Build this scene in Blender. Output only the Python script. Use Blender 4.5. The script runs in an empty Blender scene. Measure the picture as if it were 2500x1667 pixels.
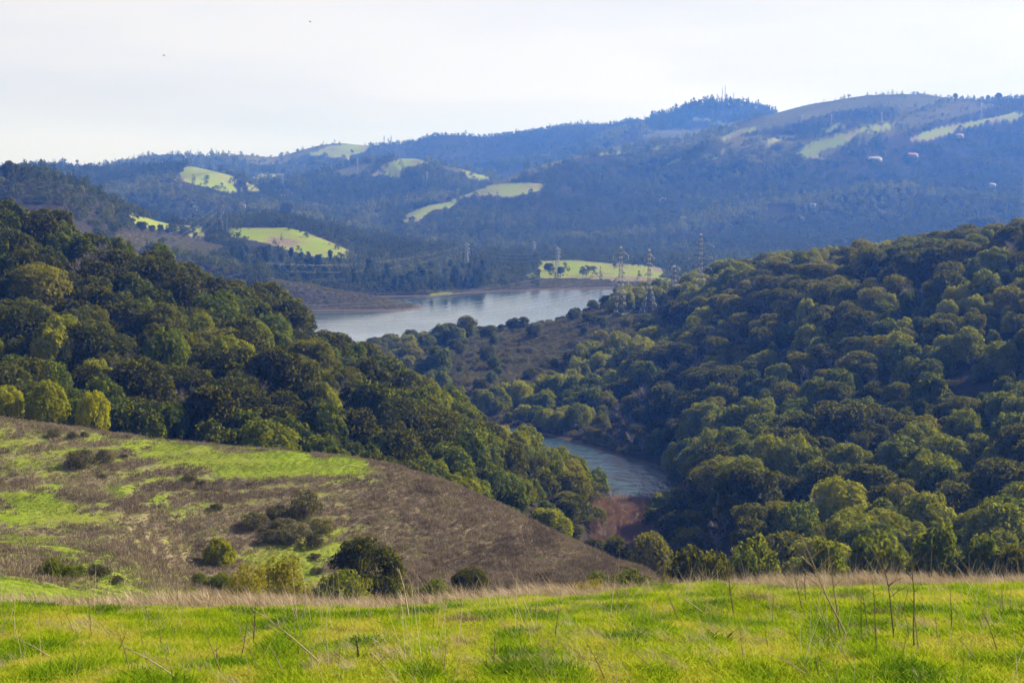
import bpy, math, random
import numpy as np
from mathutils import Vector, Matrix, Euler

sc = bpy.context.scene
COL = sc.collection
R = math.radians

# ------------------------------------------------------------------ camera
CAM_H = 105.0            # metres above the reservoir
F = 3850.0               # focal length in pixels of the 2500 px wide photograph
PITCH = math.atan(383.5 / F)
cam_d = bpy.data.cameras.new('camera')
cam_d.sensor_width = 36.0
cam_d.lens = 36.0 * F / 2500.0
cam_d.clip_start = 0.3
cam_d.clip_end = 40000
cam = bpy.data.objects.new('camera', cam_d)
cam.location = (0, 0, CAM_H)
cam.rotation_euler = (math.pi / 2 - PITCH, 0, 0)
COL.objects.link(cam)
sc.camera = cam

# ------------------------------------------------------------------ sky and sun
SUN_AZ, SUN_EL = R(62), R(33)          # azimuth measured from +Y towards +X
world = bpy.data.worlds.new('World')
sc.world = world
world.use_nodes = True
wn, wl = world.node_tree.nodes, world.node_tree.links
for n in list(wn):
    wn.remove(n)
w_out = wn.new('ShaderNodeOutputWorld')
w_bg = wn.new('ShaderNodeBackground')
w_bg.inputs['Strength'].default_value = 0.05
w_sky = wn.new('ShaderNodeTexSky')
w_sky.sky_type = 'NISHITA'
w_sky.sun_disc = False
w_sky.sun_elevation = SUN_EL
w_sky.sun_rotation = SUN_AZ
w_sky.air_density = 1.0
w_sky.dust_density = 1.5
w_tc = wn.new('ShaderNodeTexCoord')
w_map = wn.new('ShaderNodeMapping')
w_map.inputs['Scale'].default_value = (2.0, 2.0, 14.0)
wl.new(w_tc.outputs['Generated'], w_map.inputs['Vector'])
w_no = wn.new('ShaderNodeTexNoise')
w_no.inputs['Scale'].default_value = 1.6
w_no.inputs['Detail'].default_value = 4.0
w_no.inputs['Roughness'].default_value = 0.5
wl.new(w_map.outputs['Vector'], w_no.inputs['Vector'])
w_sep = wn.new('ShaderNodeSeparateXYZ')
wl.new(w_tc.outputs['Generated'], w_sep.inputs['Vector'])
# thin high cloud: nearly solid low down, thinner towards the zenith
w_mr = wn.new('ShaderNodeMapRange')
w_mr.inputs['From Min'].default_value = 0.2
w_mr.inputs['From Max'].default_value = 0.5
w_mr.inputs['To Min'].default_value = 0.97
w_mr.inputs['To Max'].default_value = 0.12
wl.new(w_sep.outputs['Z'], w_mr.inputs['Value'])
w_ramp = wn.new('ShaderNodeValToRGB')
w_ramp.color_ramp.elements[0].position = 0.36
w_ramp.color_ramp.elements[0].color = (7.5, 7.7, 8.4, 1)
w_ramp.color_ramp.elements[1].position = 0.62
w_ramp.color_ramp.elements[1].color = (8.7, 8.55, 8.75, 1)
wl.new(w_no.outputs['Fac'], w_ramp.inputs['Fac'])
# brighter cloud towards the sun
w_dot = wn.new('ShaderNodeVectorMath')
w_dot.operation = 'DOT_PRODUCT'
wl.new(w_tc.outputs['Generated'], w_dot.inputs[0])
w_dot.inputs[1].default_value = (math.sin(SUN_AZ) * math.cos(SUN_EL), math.cos(SUN_AZ) * math.cos(SUN_EL), math.sin(SUN_EL))
w_g = wn.new('ShaderNodeMapRange')
w_g.inputs['From Min'].default_value = 0.1
w_g.inputs['From Max'].default_value = 0.8
w_g.inputs['To Min'].default_value = 0.93
w_g.inputs['To Max'].default_value = 1.14
wl.new(w_dot.outputs['Value'], w_g.inputs['Value'])
w_mul = wn.new('ShaderNodeVectorMath')
w_mul.operation = 'SCALE'
wl.new(w_ramp.outputs['Color'], w_mul.inputs[0])
wl.new(w_g.outputs['Result'], w_mul.inputs['Scale'])
w_mix = wn.new('ShaderNodeMix')
w_mix.data_type = 'RGBA'
wl.new(w_mr.outputs['Result'], w_mix.inputs['Factor'])
wl.new(w_sky.outputs['Color'], w_mix.inputs['A'])
wl.new(w_mul.outputs['Vector'], w_mix.inputs['B'])
wl.new(w_mix.outputs['Result'], w_bg.inputs['Color'])
wl.new(w_bg.outputs['Background'], w_out.inputs['Surface'])

sun_d = bpy.data.lights.new('sun', 'SUN')
sun_d.energy = 5.0
sun_d.angle = R(0.6)
sun_d.color = (1.0, 0.90, 0.74)
sun = bpy.data.objects.new('sun', sun_d)
sdir = Vector((math.sin(SUN_AZ) * math.cos(SUN_EL), math.cos(SUN_AZ) * math.cos(SUN_EL), math.sin(SUN_EL)))
sun.rotation_euler = sdir.to_track_quat('Z', 'Y').to_euler()
sun.location = (200, 200, 400)
COL.objects.link(sun)

sc.view_settings.view_transform = 'Standard'
sc.view_settings.look = 'None'
sc.view_settings.exposure = 1.1
sc.view_settings.gamma = 1.0
sc.render.engine = 'CYCLES'
sc.cycles.max_bounces = 6
sc.cycles.diffuse_bounces = 2
sc.cycles.glossy_bounces = 2
sc.cycles.transmission_bounces = 3
sc.cycles.transparent_max_bounces = 6
sc.cycles.volume_bounces = 0
sc.cycles.use_denoising = True

# ------------------------------------------------------------------ haze
HAZE_DENS = 1.45e-4
def make_haze():
    x0, x1, y0, y1, z0, z1 = -4000, 4000, -60, 7450, -26, 350
    v = [(x, y, z) for z in (z0, z1) for y in (y0, y1) for x in (x0, x1)]
    f = [(0, 2, 3, 1), (4, 5, 7, 6), (0, 1, 5, 4), (2, 6, 7, 3), (0, 4, 6, 2), (1, 3, 7, 5)]
    me = bpy.data.meshes.new('haze')
    me.from_pydata(v, [], f)
    o = bpy.data.objects.new('haze', me)
    o['kind'] = 'stuff'
    o['label'] = 'thin blue air haze over the reservoir and hills'
    m = bpy.data.materials.new('haze')
    m.use_nodes = True
    nt = m.node_tree
    nt.nodes.clear()
    out = nt.nodes.new('ShaderNodeOutputMaterial')
    pv = nt.nodes.new('ShaderNodeVolumePrincipled')
    pv.inputs['Color'].default_value = (0.085, 0.26, 1.0, 1)
    pv.inputs['Absorption Color'].default_value = (1, 1, 1, 1)
    pv.inputs['Density'].default_value = HAZE_DENS
    pv.inputs['Anisotropy'].default_value = 0.25
    nt.links.new(pv.outputs['Volume'], out.inputs['Volume'])
    me.materials.append(m)
    COL.objects.link(o)

# ------------------------------------------------------------------ helpers: picture -> world
SINP, COSP = math.sin(PITCH), math.cos(PITCH)
def ray(px, py):
    """slopes (x per metre forward, z per metre forward) of the sight line through a picture point"""
    u, v = (px - 1250.0) / F, (833.5 - py) / F
    d = COSP + v * SINP
    return u / d, (v * COSP - SINP) / d
def P(px, py, Y):
    s, t = ray(px, py)
    return (s, Y, CAM_H + t * Y)
def Z(px, Y, z):
    py = 450 + (CAM_H - z) / Y * F
    s, _ = ray(px, py)
    return (s, Y, z)
def project(x, y, z):
    """world -> picture (arrays ok)"""
    dz = z - CAM_H
    dep = y * COSP - dz * SINP
    return 1250 + F * x / dep, 833.5 - F * (y * SINP + dz * COSP) / dep

# ------------------------------------------------------------------ noise
def _hash(ix, iy, seed):
    h = (ix.astype(np.int64) * 374761393 + iy.astype(np.int64) * 668265263 + seed * 974634777) & 0xffffffff
    h = ((h ^ (h >> 13)) * 1274126177) & 0xffffffff
    return ((h ^ (h >> 16)) & 0xffff) / 65535.0
def vnoise(x, y, seed=0):
    ix, iy = np.floor(x), np.floor(y)
    fx, fy = x - ix, y - iy
    fx = fx * fx * fx * (fx * (fx * 6 - 15) + 10)
    fy = fy * fy * fy * (fy * (fy * 6 - 15) + 10)
    a, b = _hash(ix, iy, seed), _hash(ix + 1, iy, seed)
    c, d = _hash(ix, iy + 1, seed), _hash(ix + 1, iy + 1, seed)
    return (a + (b - a) * fx) * (1 - fy) + (c + (d - c) * fx) * fy
def fbm(x, y, seed=0, oct=4, gain=0.5):
    t, a, n = 0, 1.0, 0
    for k in range(oct):
        t = t + a * vnoise(x * 2 ** k + 17.3 * k, y * 2 ** k - 9.1 * k, seed + k)
        n += a
        a *= gain
    return t / n
def ridged(x, y, seed=0, oct=4):
    t, a, n = 0, 1.0, 0
    for k in range(oct):
        t = t + a * (1 - np.abs(2 * vnoise(x * 2 ** k + 5.7 * k, y * 2 ** k + 3.3 * k, seed + k) - 1))
        n += a
        a *= 0.5
    return t / n

# ------------------------------------------------------------------ the land, sheet by sheet (rows run near -> far)
S_TAB = np.linspace(-0.75, 0.75, 751)
class Sheet:
    def __init__(self, name, rows, amp, smooth=5, noise=None):
        self.name = name
        Ys, Zs = [], []
        ker = np.hanning(2 * smooth + 3)[1:-1]
        ker /= ker.sum()
        for r in rows:
            r = sorted(r)
            s = np.array([q[0] for q in r])
            Y = np.interp(S_TAB, s, [q[1] for q in r])
            z = np.interp(S_TAB, s, [q[2] for q in r])
            pad = len(ker) // 2
            Y = np.convolve(np.pad(Y, pad, 'edge'), ker, 'valid')
            z = np.convolve(np.pad(z, pad, 'edge'), ker, 'valid')
            Ys.append(Y)
            Zs.append(z)
        Y, z = np.array(Ys), np.array(Zs)
        for k in range(1, len(Y)):
            Y[k] = np.maximum(Y[k], Y[k - 1] + 2)
        self.Y, self.z = Y, z
        self.amp = np.array(amp, float)
        self.noise = noise
        h = np.diff(Y, axis=0)
        d = np.diff(z, axis=0) / h
        m = np.zeros_like(z)                                   # monotone cubic slopes
        m[0], m[-1] = d[0], d[-1]
        for k in range(1, len(z) - 1):
            w1, w2 = 2 * h[k] + h[k - 1], h[k] + 2 * h[k - 1]
            with np.errstate(divide='ignore', invalid='ignore'):
                g = (w1 + w2) / (w1 / d[k - 1] + w2 / d[k])
            m[k] = np.where(d[k - 1] * d[k] > 0, g, 0)
        self.m = m
    def height(self, x, y):
        s = x / np.maximum(y, 1)
        fi = np.clip((s - S_TAB[0]) / (S_TAB[1] - S_TAB[0]), 0, len(S_TAB) - 1.001)
        i = fi.astype(int)
        f = fi - i
        def col(A, k):
            return A[k][i] * (1 - f) + A[k][i + 1] * f
        out = np.full(x.shape, -200.0)
        K = len(self.Y)
        Yk = [col(self.Y, k) for k in range(K)]
        for k in range(K - 1):
            a, b = Yk[k], Yk[k + 1]
            sel = (y >= a) & (y <= b)
            if not sel.any():
                continue
            h = (b - a)[sel]
            t = (y[sel] - a[sel]) / h
            z0, z1 = col(self.z, k)[sel], col(self.z, k + 1)[sel]
            m0, m1 = col(self.m, k)[sel] * h, col(self.m, k + 1)[sel] * h
            v = (2*t**3 - 3*t**2 + 1) * z0 + (t**3 - 2*t**2 + t) * m0 + (-2*t**3 + 3*t**2) * z1 + (t**3 - t**2) * m1
            am = self.amp[k] * (1 - t) + self.amp[k + 1] * t
            if self.noise is not None:
                v = v + am * self.noise(x[sel], y[sel])
            out[sel] = v
        return out

def n_small(sc_, seed):
    return lambda x, y: 2 * fbm(x / sc_, y / sc_, seed, 4) - 1
def n_ribs(along, across, ang, seed):
    ca, sa = math.cos(ang), math.sin(ang)
    def f(x, y):
        a, b = x * ca + y * sa, -x * sa + y * ca
        w = 60 * (fbm(x / 500, y / 500, seed + 9, 2) - .5)
        return 1.7 * (ridged(a / along, (b + w) / across, seed, 3) - 0.62)
    return f
def only_east(fn, p0, p1):
    s0, s1 = ray(p0, 450)[0], ray(p1, 450)[0]
    return lambda x, y: fn(x, y) * (.12 + .88 * np.clip((x / y - s0) / (s1 - s0), 0, 1))

sheets = []
# near grassy hill across the first gully
sheets.append(Sheet('near_hill', [
    [Z(-600, 70, 84), Z(600, 70, 82), Z(1600, 70, 78), Z(3100, 70, 76)],
    [P(-600, 1350, 150), P(0, 1398, 150), P(300, 1428, 155), P(500, 1462, 160), P(650, 1485, 164), Z(900, 168, 55), Z(1200, 165, 54), Z(1600, 165, 50), Z(2000, 170, 44), Z(3100, 170, 44)],
    [P(-600, 1230, 228), P(0, 1275, 222), P(298, 1300, 216), P(468, 1392, 214), P(600, 1412, 214), P(900, 1455, 214), P(1150, 1470, 212), P(1400, 1478, 205), P(1590, 1470, 200), Z(1750, 200, 40), Z(2200, 210, 32), Z(3100, 210, 36)],
    [P(-600, 1110, 252), P(0, 1160, 250), P(300, 1195, 246), P(500, 1250, 243), P(700, 1275, 241), P(900, 1300, 241), P(1150, 1350, 238), P(1400, 1405, 228), P(1590, 1430, 215), Z(1750, 215, 36), Z(2200, 225, 28), Z(3100, 225, 33)],
    [P(-600, 975, 285), P(0, 1030, 280), P(200, 1055, 278), P(400, 1084, 276), P(500, 1093, 275), P(700, 1107, 273), P(850, 1121, 272), P(950, 1137, 270), P(1100, 1190, 264), P(1200, 1236, 259), P(1300, 1287, 253), P(1400, 1335, 247), P(1500, 1370, 241), P(1590, 1395, 235), Z(1750, 232, 30), Z(2200, 240, 26), Z(3100, 240, 30)],
    [Z(-600, 330, 62), Z(0, 325, 52), Z(500, 322, 45), Z(900, 318, 38), Z(1200, 320, 24), Z(1500, 320, 6), Z(1800, 300, 14), Z(2200, 300, 18), Z(3100, 300, 24)],
    [Z(-600, 420, 0), Z(3100, 420, -8)],
], [0, .8, .9, 1.0, .25, 1, 1], 3, n_small(28, 3)))
# wooded ridge beyond it
sheets.append(Sheet('left_ridge', [
    [Z(-600, 300, 60), Z(0, 305, 54), Z(500, 312, 44), Z(850, 318, 38), Z(1200, 330, 22), Z(1500, 370, 2), Z(1600, 390, -6), Z(3100, 400, -10)],
    [P(-600, 820, 380), P(0, 890, 375), P(300, 915, 385), P(500, 935, 390), P(850, 1010, 405), P(1200, 1130, 425), P(1400, 1225, 440), Z(1500, 450, 2), Z(1600, 460, -6), Z(3100, 460, -10)],
    [P(-600, 470, 500), P(0, 575, 500), P(250, 640, 520), P(500, 722, 530), P(640, 770, 540), P(780, 850, 545), P(900, 915, 545), P(1000, 990, 540), P(1120, 1062, 520), P(1200, 1115, 500), P(1350, 1168, 480), P(1440, 1215, 478), Z(1500, 480, -1), Z(1600, 490, -6), Z(3100, 490, -10)],
    [Z(-600, 760, 70), Z(0, 740, 30), Z(500, 700, 4), Z(750, 660, -4), Z(1500, 560, -6), Z(3100, 560, -10)],
    [Z(-600, 1000, 30), Z(0, 900, -3), Z(3100, 760, -10)],
], [1, 3, 1.5, 2, 1], 3, n_small(60, 11)))
# wooded slope across the creek
sheets.append(Sheet('right_slope', [
    [Z(-600, 250, -10), Z(1300, 280, -8), Z(1500, 300, 2), Z(1600, 290, 8), Z(2000, 240, 24), Z(2500, 235, 30), Z(3100, 230, 36)],
    [Z(-600, 500, -8), Z(1440, 490, -5), Z(1480, 480, 0.6), Z(1640, 470, 1.4), P(1800, 1335, 370), P(2100, 1385, 325), P(2500, 1345, 325), Z(3100, 330, 42)],
    [Z(-600, 740, -8), Z(880, 820, -6), Z(960, 780, -4), Z(1080, 745, -4), Z(1130, 735, -3), Z(1210, 668, -3), Z(1300, 646, -3), Z(1390, 626, -3), Z(1500, 590, -3), Z(1620, 556, -3), Z(1660, 540, 0), P(1700, 1150, 505), P(1800, 1165, 450), P(2100, 1150, 430), P(2500, 1085, 425), Z(3100, 430, 62)],
    [Z(-600, 765, -8), Z(830, 860, -6), Z(890, 845, .3), Z(960, 812, .8), Z(1075, 778, .6), Z(1130, 752, .4), Z(1210, 690, .6), Z(1300, 668, .7), Z(1390, 648, .7), Z(1500, 612, .8), Z(1620, 582, .8), P(1700, 1095, 560), P(1800, 1090, 525), P(2100, 1040, 495), P(2500, 970, 485), Z(3100, 480, 78)],
    [Z(-600, 800, -8), Z(830, 900, -6), Z(890, 880, 1.2), Z(960, 840, 3), Z(1060, 805, 5), P(1130, 930, 785), P(1300, 960, 755), P(1500, 1000, 695), P(1700, 965, 650), P(1900, 935, 610), P(2200, 865, 565), P(2500, 810, 548), Z(3100, 560, 90)],
    [Z(-600, 930, -8), Z(840, 950, -6), Z(900, 952, 1.5), P(960, 868, 955), P(1050, 856, 958), P(1150, 822, 960), P(1300, 797, 962), P(1450, 770, 960), P(1550, 758, 950), P(1650, 752, 905), P(1750, 716, 850), P(1900, 688, 790), P(2100, 672, 740), P(2300, 640, 700), P(2500, 605, 672), Z(3100, 660, 104)],
    [Z(-600, 1080, -8), Z(860, 1000, -6), Z(930, 1000, 1), Z(1150, 1010, 6), Z(1350, 1030, 9), P(1480, 752, 1060), P(1550, 735, 1080), P(1650, 715, 1060), Z(1750, 1000, 45), Z(1900, 940, 54), Z(2100, 880, 60), Z(2300, 840, 68), Z(2500, 800, 76), Z(3100, 780, 100)],
    [Z(-600, 1200, -8), Z(900, 1100, -8), Z(3100, 1240, -6)],
    [Z(-600, 1300, -8), Z(3100, 1400, -8)],
], [0.2, .6, .3, .3, 5, 1.5, 1.5, 1, 0], 3, n_small(90, 23)))
# small brushy peninsula in the reservoir
sheets.append(Sheet('peninsula', [
    [Z(-600, 1250, -4), Z(3100, 1250, -6)],
    [Z(-600, 1316, .6), Z(940, 1316, .5), Z(1010, 1330, .4), Z(1040, 1345, -.3), Z(1060, 1350, -4), Z(3100, 1350, -6)],
    [Z(-600, 1365, 30), P(400, 620, 1375), P(600, 668, 1375), P(700, 690, 1370), P(780, 701, 1365), P(850, 713, 1362), P(900, 722, 1360), P(960, 734, 1360), P(1010, 746, 1355), Z(1035, 1355, .2), Z(1060, 1360, -4), Z(3100, 1360, -6)],
    [Z(-600, 1460, 26), Z(500, 1460, 22), Z(700, 1430, 12), Z(850, 1410, -3), Z(3100, 1400, -6)],
    [Z(-600, 1560, 20), Z(500, 1560, 18), Z(700, 1500, 4), Z(850, 1480, -6), Z(3100, 1480, -6)],
], [0, .2, .6, 1, 0], 2, n_small(30, 31)))
# hills behind the reservoir's far shore
sheets.append(Sheet('middle_hill', [
    [Z(-600, 1000, 6), Z(300, 1100, -3), Z(620, 1400, -3), Z(900, 1440, -4), Z(1050, 1460, -4), Z(1150, 1510, -4), Z(1500, 1570, -4), Z(3100, 1600, -4)],
    [Z(-600, 1080, 24), Z(200, 1120, 18), Z(400, 1300, 12), Z(560, 1440, 8), Z(700, 1455, 1), Z(850, 1475, .7), Z(950, 1486, .7), Z(1050, 1495, 1), Z(1080, 1510, .7), Z(1200, 1560, .8), Z(1500, 1612, .8), Z(1700, 1622, .8), Z(3100, 1640, 1)],
    [P(-600, 560, 1200), P(0, 575, 1200), P(200, 600, 1240), P(400, 615, 1480), P(600, 638, 1660), P(800, 658, 1670), P(1000, 674, 1660), P(1200, 685, 1660), P(1310, 682, 1655), P(1500, 682, 1655), P(1640, 690, 1650), Z(3100, 1650, 5)],
    [P(-600, 470, 1290), P(0, 500, 1290), P(150, 505, 1310), P(250, 525, 1400), P(320, 550, 1520), P(400, 568, 1680), P(500, 580, 1830), P(560, 574, 1850), P(640, 586, 1830), P(700, 605, 1810), P(800, 624, 1790), P(870, 636, 1780), P(1000, 650, 1780), P(1200, 662, 1790), P(1310, 655, 1800), P(1450, 660, 1800), P(1640, 672, 1780), Z(3100, 1780, 7)],
    [P(-600, 420, 1380), P(0, 445, 1380), P(60, 432, 1390), P(130, 436, 1410), P(200, 460, 1450), P(250, 488, 1510), P(300, 511, 1610), P(380, 540, 1800), P(450, 552, 1940), P(500, 559, 1940), P(560, 558, 1930), P(705, 557, 1925), P(800, 590, 1900), P(870, 622, 1880), P(950, 625, 1880), P(1100, 636, 1880), P(1250, 645, 1880), P(1310, 639, 1885), P(1400, 636, 1890), P(1480, 645, 1890), P(1560, 649, 1890), P(1640, 665, 1870), Z(3100, 1860, 8)],
    [Z(-600, 1700, 100), Z(0, 1700, 72), Z(200, 1750, 60), Z(400, 2100, 46), P(500, 550, 2150), P(600, 540, 2200), P(700, 535, 2230), P(780, 555, 2200), P(850, 577, 2180), P(950, 592, 2150), P(1100, 612, 2120), P(1250, 640, 2100), Z(1310, 2100, -2), Z(3100, 2100, -2)],
    [Z(-600, 2700, 30), Z(0, 2600, 20), Z(700, 2600, 20), Z(1200, 2400, -8), Z(3100, 2400, -8)],
    [Z(-600, 3000, -10), Z(3100, 2900, -10)],
], [0, .3, 2, 1.0, .6, 2, 2, 0], 3, n_small(110, 41)))
# flat valley floor behind, and everything far off
sheets.append(Sheet('valley_floor', [
    [Z(-600, 1650, -3), Z(3100, 1650, -3)], [Z(-600, 1900, 1), Z(3100, 1900, 1)],
    [Z(-600, 4000, 6), Z(3100, 4000, 6)], [Z(-600, 7000, 8), Z(3100, 7000, 8)],
], [0, 1.5, 4, 4], 3, n_small(260, 47)))
sheets.append(Sheet('far_left_hill', [
    [Z(-600, 2450, -6), Z(900, 2500, -6), Z(1200, 2500, -12), Z(3100, 2500, -12)],
    [P(-600, 500, 2850), P(0, 500, 2850), P(400, 496, 2850), P(600, 505, 2850), P(700, 525, 2800), P(850, 555, 2800), Z(1000, 2800, 8), Z(1200, 2800, -12), Z(3100, 2800, -12)],
    [P(-600, 440, 3150), P(0, 450, 3150), P(400, 440, 3150), P(520, 458, 3130), P(600, 474, 3120), P(700, 500, 3100), P(850, 540, 3100), Z(1000, 3100, 8), Z(1200, 3100, -12), Z(3100, 3100, -12)],
    [P(-600, 380, 3500), P(0, 425, 3450), P(50, 414, 3450), P(130, 409, 3450), P(200, 418, 3440), P(300, 420, 3430), P(390, 412, 3420), P(460, 404, 3400), P(520, 417, 3380), P(600, 441, 3350), P(650, 463, 3330), P(720, 492, 3300), P(850, 535, 3300), Z(1000, 3300, 6), Z(1200, 3300, -12), Z(3100, 3300, -12)],
    [Z(-600, 4000, 60), Z(500, 3900, 70), Z(800, 3800, 30), Z(1000, 3700, -12), Z(3100, 3700, -12)],
], [4, 36, 30, 2.5, 6], 3, n_ribs(700, 300, R(70), 53)))
sheets.append(Sheet('far_middle_hill', [
    [Z(-600, 2600, -12), Z(500, 2700, -6), Z(1200, 2650, -4), Z(1500, 2700, -12), Z(3100, 2700, -12)],
    [Z(-600, 3200, -12), Z(400, 3200, 10), P(600, 520, 3200), P(700, 500, 3250), P(800, 492, 3250), P(950, 492, 3250), P(1100, 505, 3200), P(1180, 520, 3100), P(1250, 545, 3100), Z(1400, 3100, -12), Z(3100, 3100, -12)],
    [Z(-600, 3500, -12), Z(400, 3500, 14), P(600, 480, 3550), P(700, 458, 3580), P(800, 440, 3600), P(950, 435, 3600), P(1100, 452, 3550), P(1180, 475, 3500), P(1250, 510, 3400), Z(1400, 3400, -12), Z(3100, 3400, -12)],
    [Z(-600, 3800, -12), Z(400, 3800, 20), P(500, 480, 3900), P(650, 458, 3900), P(740, 438, 3900), P(800, 419, 3900), P(870, 402, 3900), P(960, 388, 3880), P(1020, 391, 3880), P(1100, 410, 3850), P(1190, 433, 3800), P(1250, 470, 3750), Z(1400, 3700, -12), Z(3100, 3700, -12)],
    [Z(-600, 4300, -12), Z(500, 4300, 20), Z(700, 4350, 70), Z(1150, 4300, 70), Z(1300, 4200, -12), Z(3100, 4200, -12)],
], [3, 45, 50, 4, 8], 3, n_ribs(800, 300, R(100), 61)))
sheets.append(Sheet('big_far_hill', [
    [Z(-600, 2300, -20), Z(900, 2350, -14), Z(1100, 2300, -4), Z(1500, 2250, 0), Z(2500, 2250, 4), Z(3100, 2250, 8)],
    [Z(-600, 2700, -30), Z(860, 2700, -20), Z(930, 2600, 0), P(1000, 565, 2650), P(1180, 562, 2700), P(1300, 575, 2700), P(1550, 575, 2750), P(1800, 565, 2750), P(2100, 548, 2750), P(2500, 525, 2750), Z(3100, 2750, 60)],
    [Z(-600, 2850, -30), Z(880, 2850, -20), P(950, 545, 2800), P(1000, 532, 2850), P(1100, 520, 2900), P(1180, 505, 2980), P(1300, 486, 3050), P(1550, 475, 3200), P(1800, 446, 3250), P(2100, 415, 3300), P(2500, 395, 3350), Z(3100, 3350, 170)],
    [Z(-600, 2950, -30), Z(880, 2950, -30), P(950, 541, 2920), P(1040, 503, 3020), P(1100, 492, 3080), P(1180, 472, 3150), P(1300, 435, 3300), P(1550, 415, 3550), P(1700, 385, 3600), P(1800, 365, 3620), P(2100, 325, 3750), P(2500, 300, 3800), Z(3100, 3800, 260)],
    [Z(-600, 3100, -40), Z(880, 3100, -40), Z(950, 3050, 30), P(1040, 502, 3120), P(1100, 490, 3180), P(1180, 459, 3320), P(1300, 408, 3560), P(1400, 383, 3750), P(1550, 366, 3950), P(1700, 347, 4050), P(1800, 317, 4100), P(1870, 287, 4150), P(1950, 264, 4200), P(2050, 249, 4250), P(2220, 239, 4300), P(2290, 248, 4300), P(2400, 250, 4320), P(2500, 240, 4350), Z(3100, 4350, 330)],
    [Z(-600, 3500, -60), Z(880, 3500, -60), Z(1180, 3800, 30), Z(1550, 4500, 60), Z(2100, 4800, 150), Z(3100, 4900, 200)],
    [Z(-600, 3900, -60), Z(1180, 4300, -60), Z(1550, 5000, -40), Z(3100, 5400, -40)],
], [2, 24, 95, 100, 4, 8, 8], 3, only_east(n_ribs(1000, 340, R(40), 71), 1330, 1600)))
sheets.append(Sheet('skyline_ridge', [
    [Z(-600, 3900, -20), Z(3100, 4300, -20)],
    [P(-600, 470, 4500), P(500, 455, 4500), P(800, 425, 4500), P(1200, 415, 4500), P(1600, 385, 4700), P(1900, 370, 4700), Z(3100, 4700, 100)],
    [P(-600, 440, 4950), P(500, 422, 4950), P(670, 420, 4950), P(800, 392, 4950), P(1000, 385, 4950), P(1200, 372, 4950), P(1450, 352, 5000), P(1600, 335, 5000), P(1800, 325, 5000), P(1900, 330, 5000), Z(3100, 5000, 150)],
    [P(-600, 420, 5400), P(400, 412, 5400), P(500, 395, 5400), P(550, 384, 5400), P(600, 391, 5400), P(670, 398, 5400), P(750, 374, 5400), P(830, 355, 5400), P(900, 357, 5400), P(960, 354, 5400), P(1000, 350, 5450), P(1060, 330, 5450), P(1130, 329, 5450), P(1180, 335, 5450), P(1300, 320, 5500), P(1400, 306, 5500), P(1500, 306, 5500), P(1540, 293, 5500), P(1600, 296, 5500), P(1640, 284, 5500), P(1700, 258, 5500), P(1760, 252, 5500), P(1800, 256, 5500), P(1850, 264, 5500), P(1910, 288, 5500), Z(2100, 5500, 250), Z(3100, 5500, 250)],
    [Z(-600, 6200, 60), Z(1700, 6300, 200), Z(3100, 6300, 150)],
    [Z(-600, 7400, -10), Z(3100, 7400, -10)],
], [6, 80, 110, 4, 12, 5], 3, n_ribs(1300, 420, R(60), 83)))
SID = {s.name: i for i, s in enumerate(sheets)}

def land(x, y, want_id=False):
    x, y = np.asarray(x, float), np.asarray(y, float)
    H = np.stack([s.height(x, y) for s in sheets])
    b = H.argmax(0)
    h = H.max(0)
    h = np.maximum(h, -5.0)
    return (h, b) if want_id else h
def meadow_z(x, y):
    """the foreground meadow the camera stands in"""
    s = np.clip(x / np.maximum(y, 8), -.6, .6)
    ss = np.array([ray(p, 1450)[0] for p in (-600, 0, 400, 1000, 1300, 1700, 2100, 2500, 3100)])
    yb = np.interp(s, ss, [36, 34, 34, 33, 32, 31, 31, 31, 31])
    pb = np.interp(s, ss, [1500, 1512, 1510, 1500, 1476, 1449, 1438, 1433, 1430])
    tb = np.array([ray(1250, p)[1] for p in (1400, 1520)])
    tb = np.interp(pb, (1400, 1520), tb)
    zb = CAM_H + tb * yb
    z12 = 101.3
    m12 = -0.19
    t = np.clip((y - 12) / (yb - 12), 0, 1)
    h = yb - 12
    zin = (2*t**3 - 3*t**2 + 1) * z12 + (t**3 - 2*t**2 + t) * m12 * h + (-2*t**3 + 3*t**2) * zb + (t**3 - t**2) * tb * h
    zn = z12 + (12 - y) * 0.17
    zf = zb + tb * (y - yb) - 0.0035 * (y - yb) ** 2
    z = np.where(y < 12, zn, np.where(y < yb, zin, zf))
    z = z + 0.11 * (fbm(x / .9, y / .9, 5, 3) - .5) + 0.34 * (fbm(x / 3.2, y / 3.5, 8, 2) - .5)
    return z

_cache = {}
def hit(px, py, Ymin=60, Ymax=7000):
    """where the sight line through a picture point meets the land: x, y, z"""
    s, t = ray(px, py)
    Y = np.exp(np.linspace(math.log(Ymin), math.log(Ymax), 1600))
    h = land(s * Y, Y)
    d = h - (CAM_H + t * Y)
    k = int(np.argmax(d > 0))
    if d[k] <= 0:
        k = int(np.argmax(d))
        return s * Y[k], Y[k], h[k]
    if k > 0:
        f = d[k - 1] / (d[k - 1] - d[k])
        y = Y[k - 1] + f * (Y[k] - Y[k - 1])
    else:
        y = Y[0]
    return s * y, y, float(land(np.array([s * y]), np.array([y]))[0])

def in_poly(px, py, poly):
    r = np.zeros(px.shape, bool)
    n = len(poly)
    for i in range(n):
        (x1, y1), (x2, y2) = poly[i], poly[(i + 1) % n]
        c = ((y1 > py) != (y2 > py))
        with np.errstate(divide='ignore', invalid='ignore'):
            r ^= c & (px < (x2 - x1) * (py - y1) / (y2 - y1) + x1)
    return r

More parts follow.
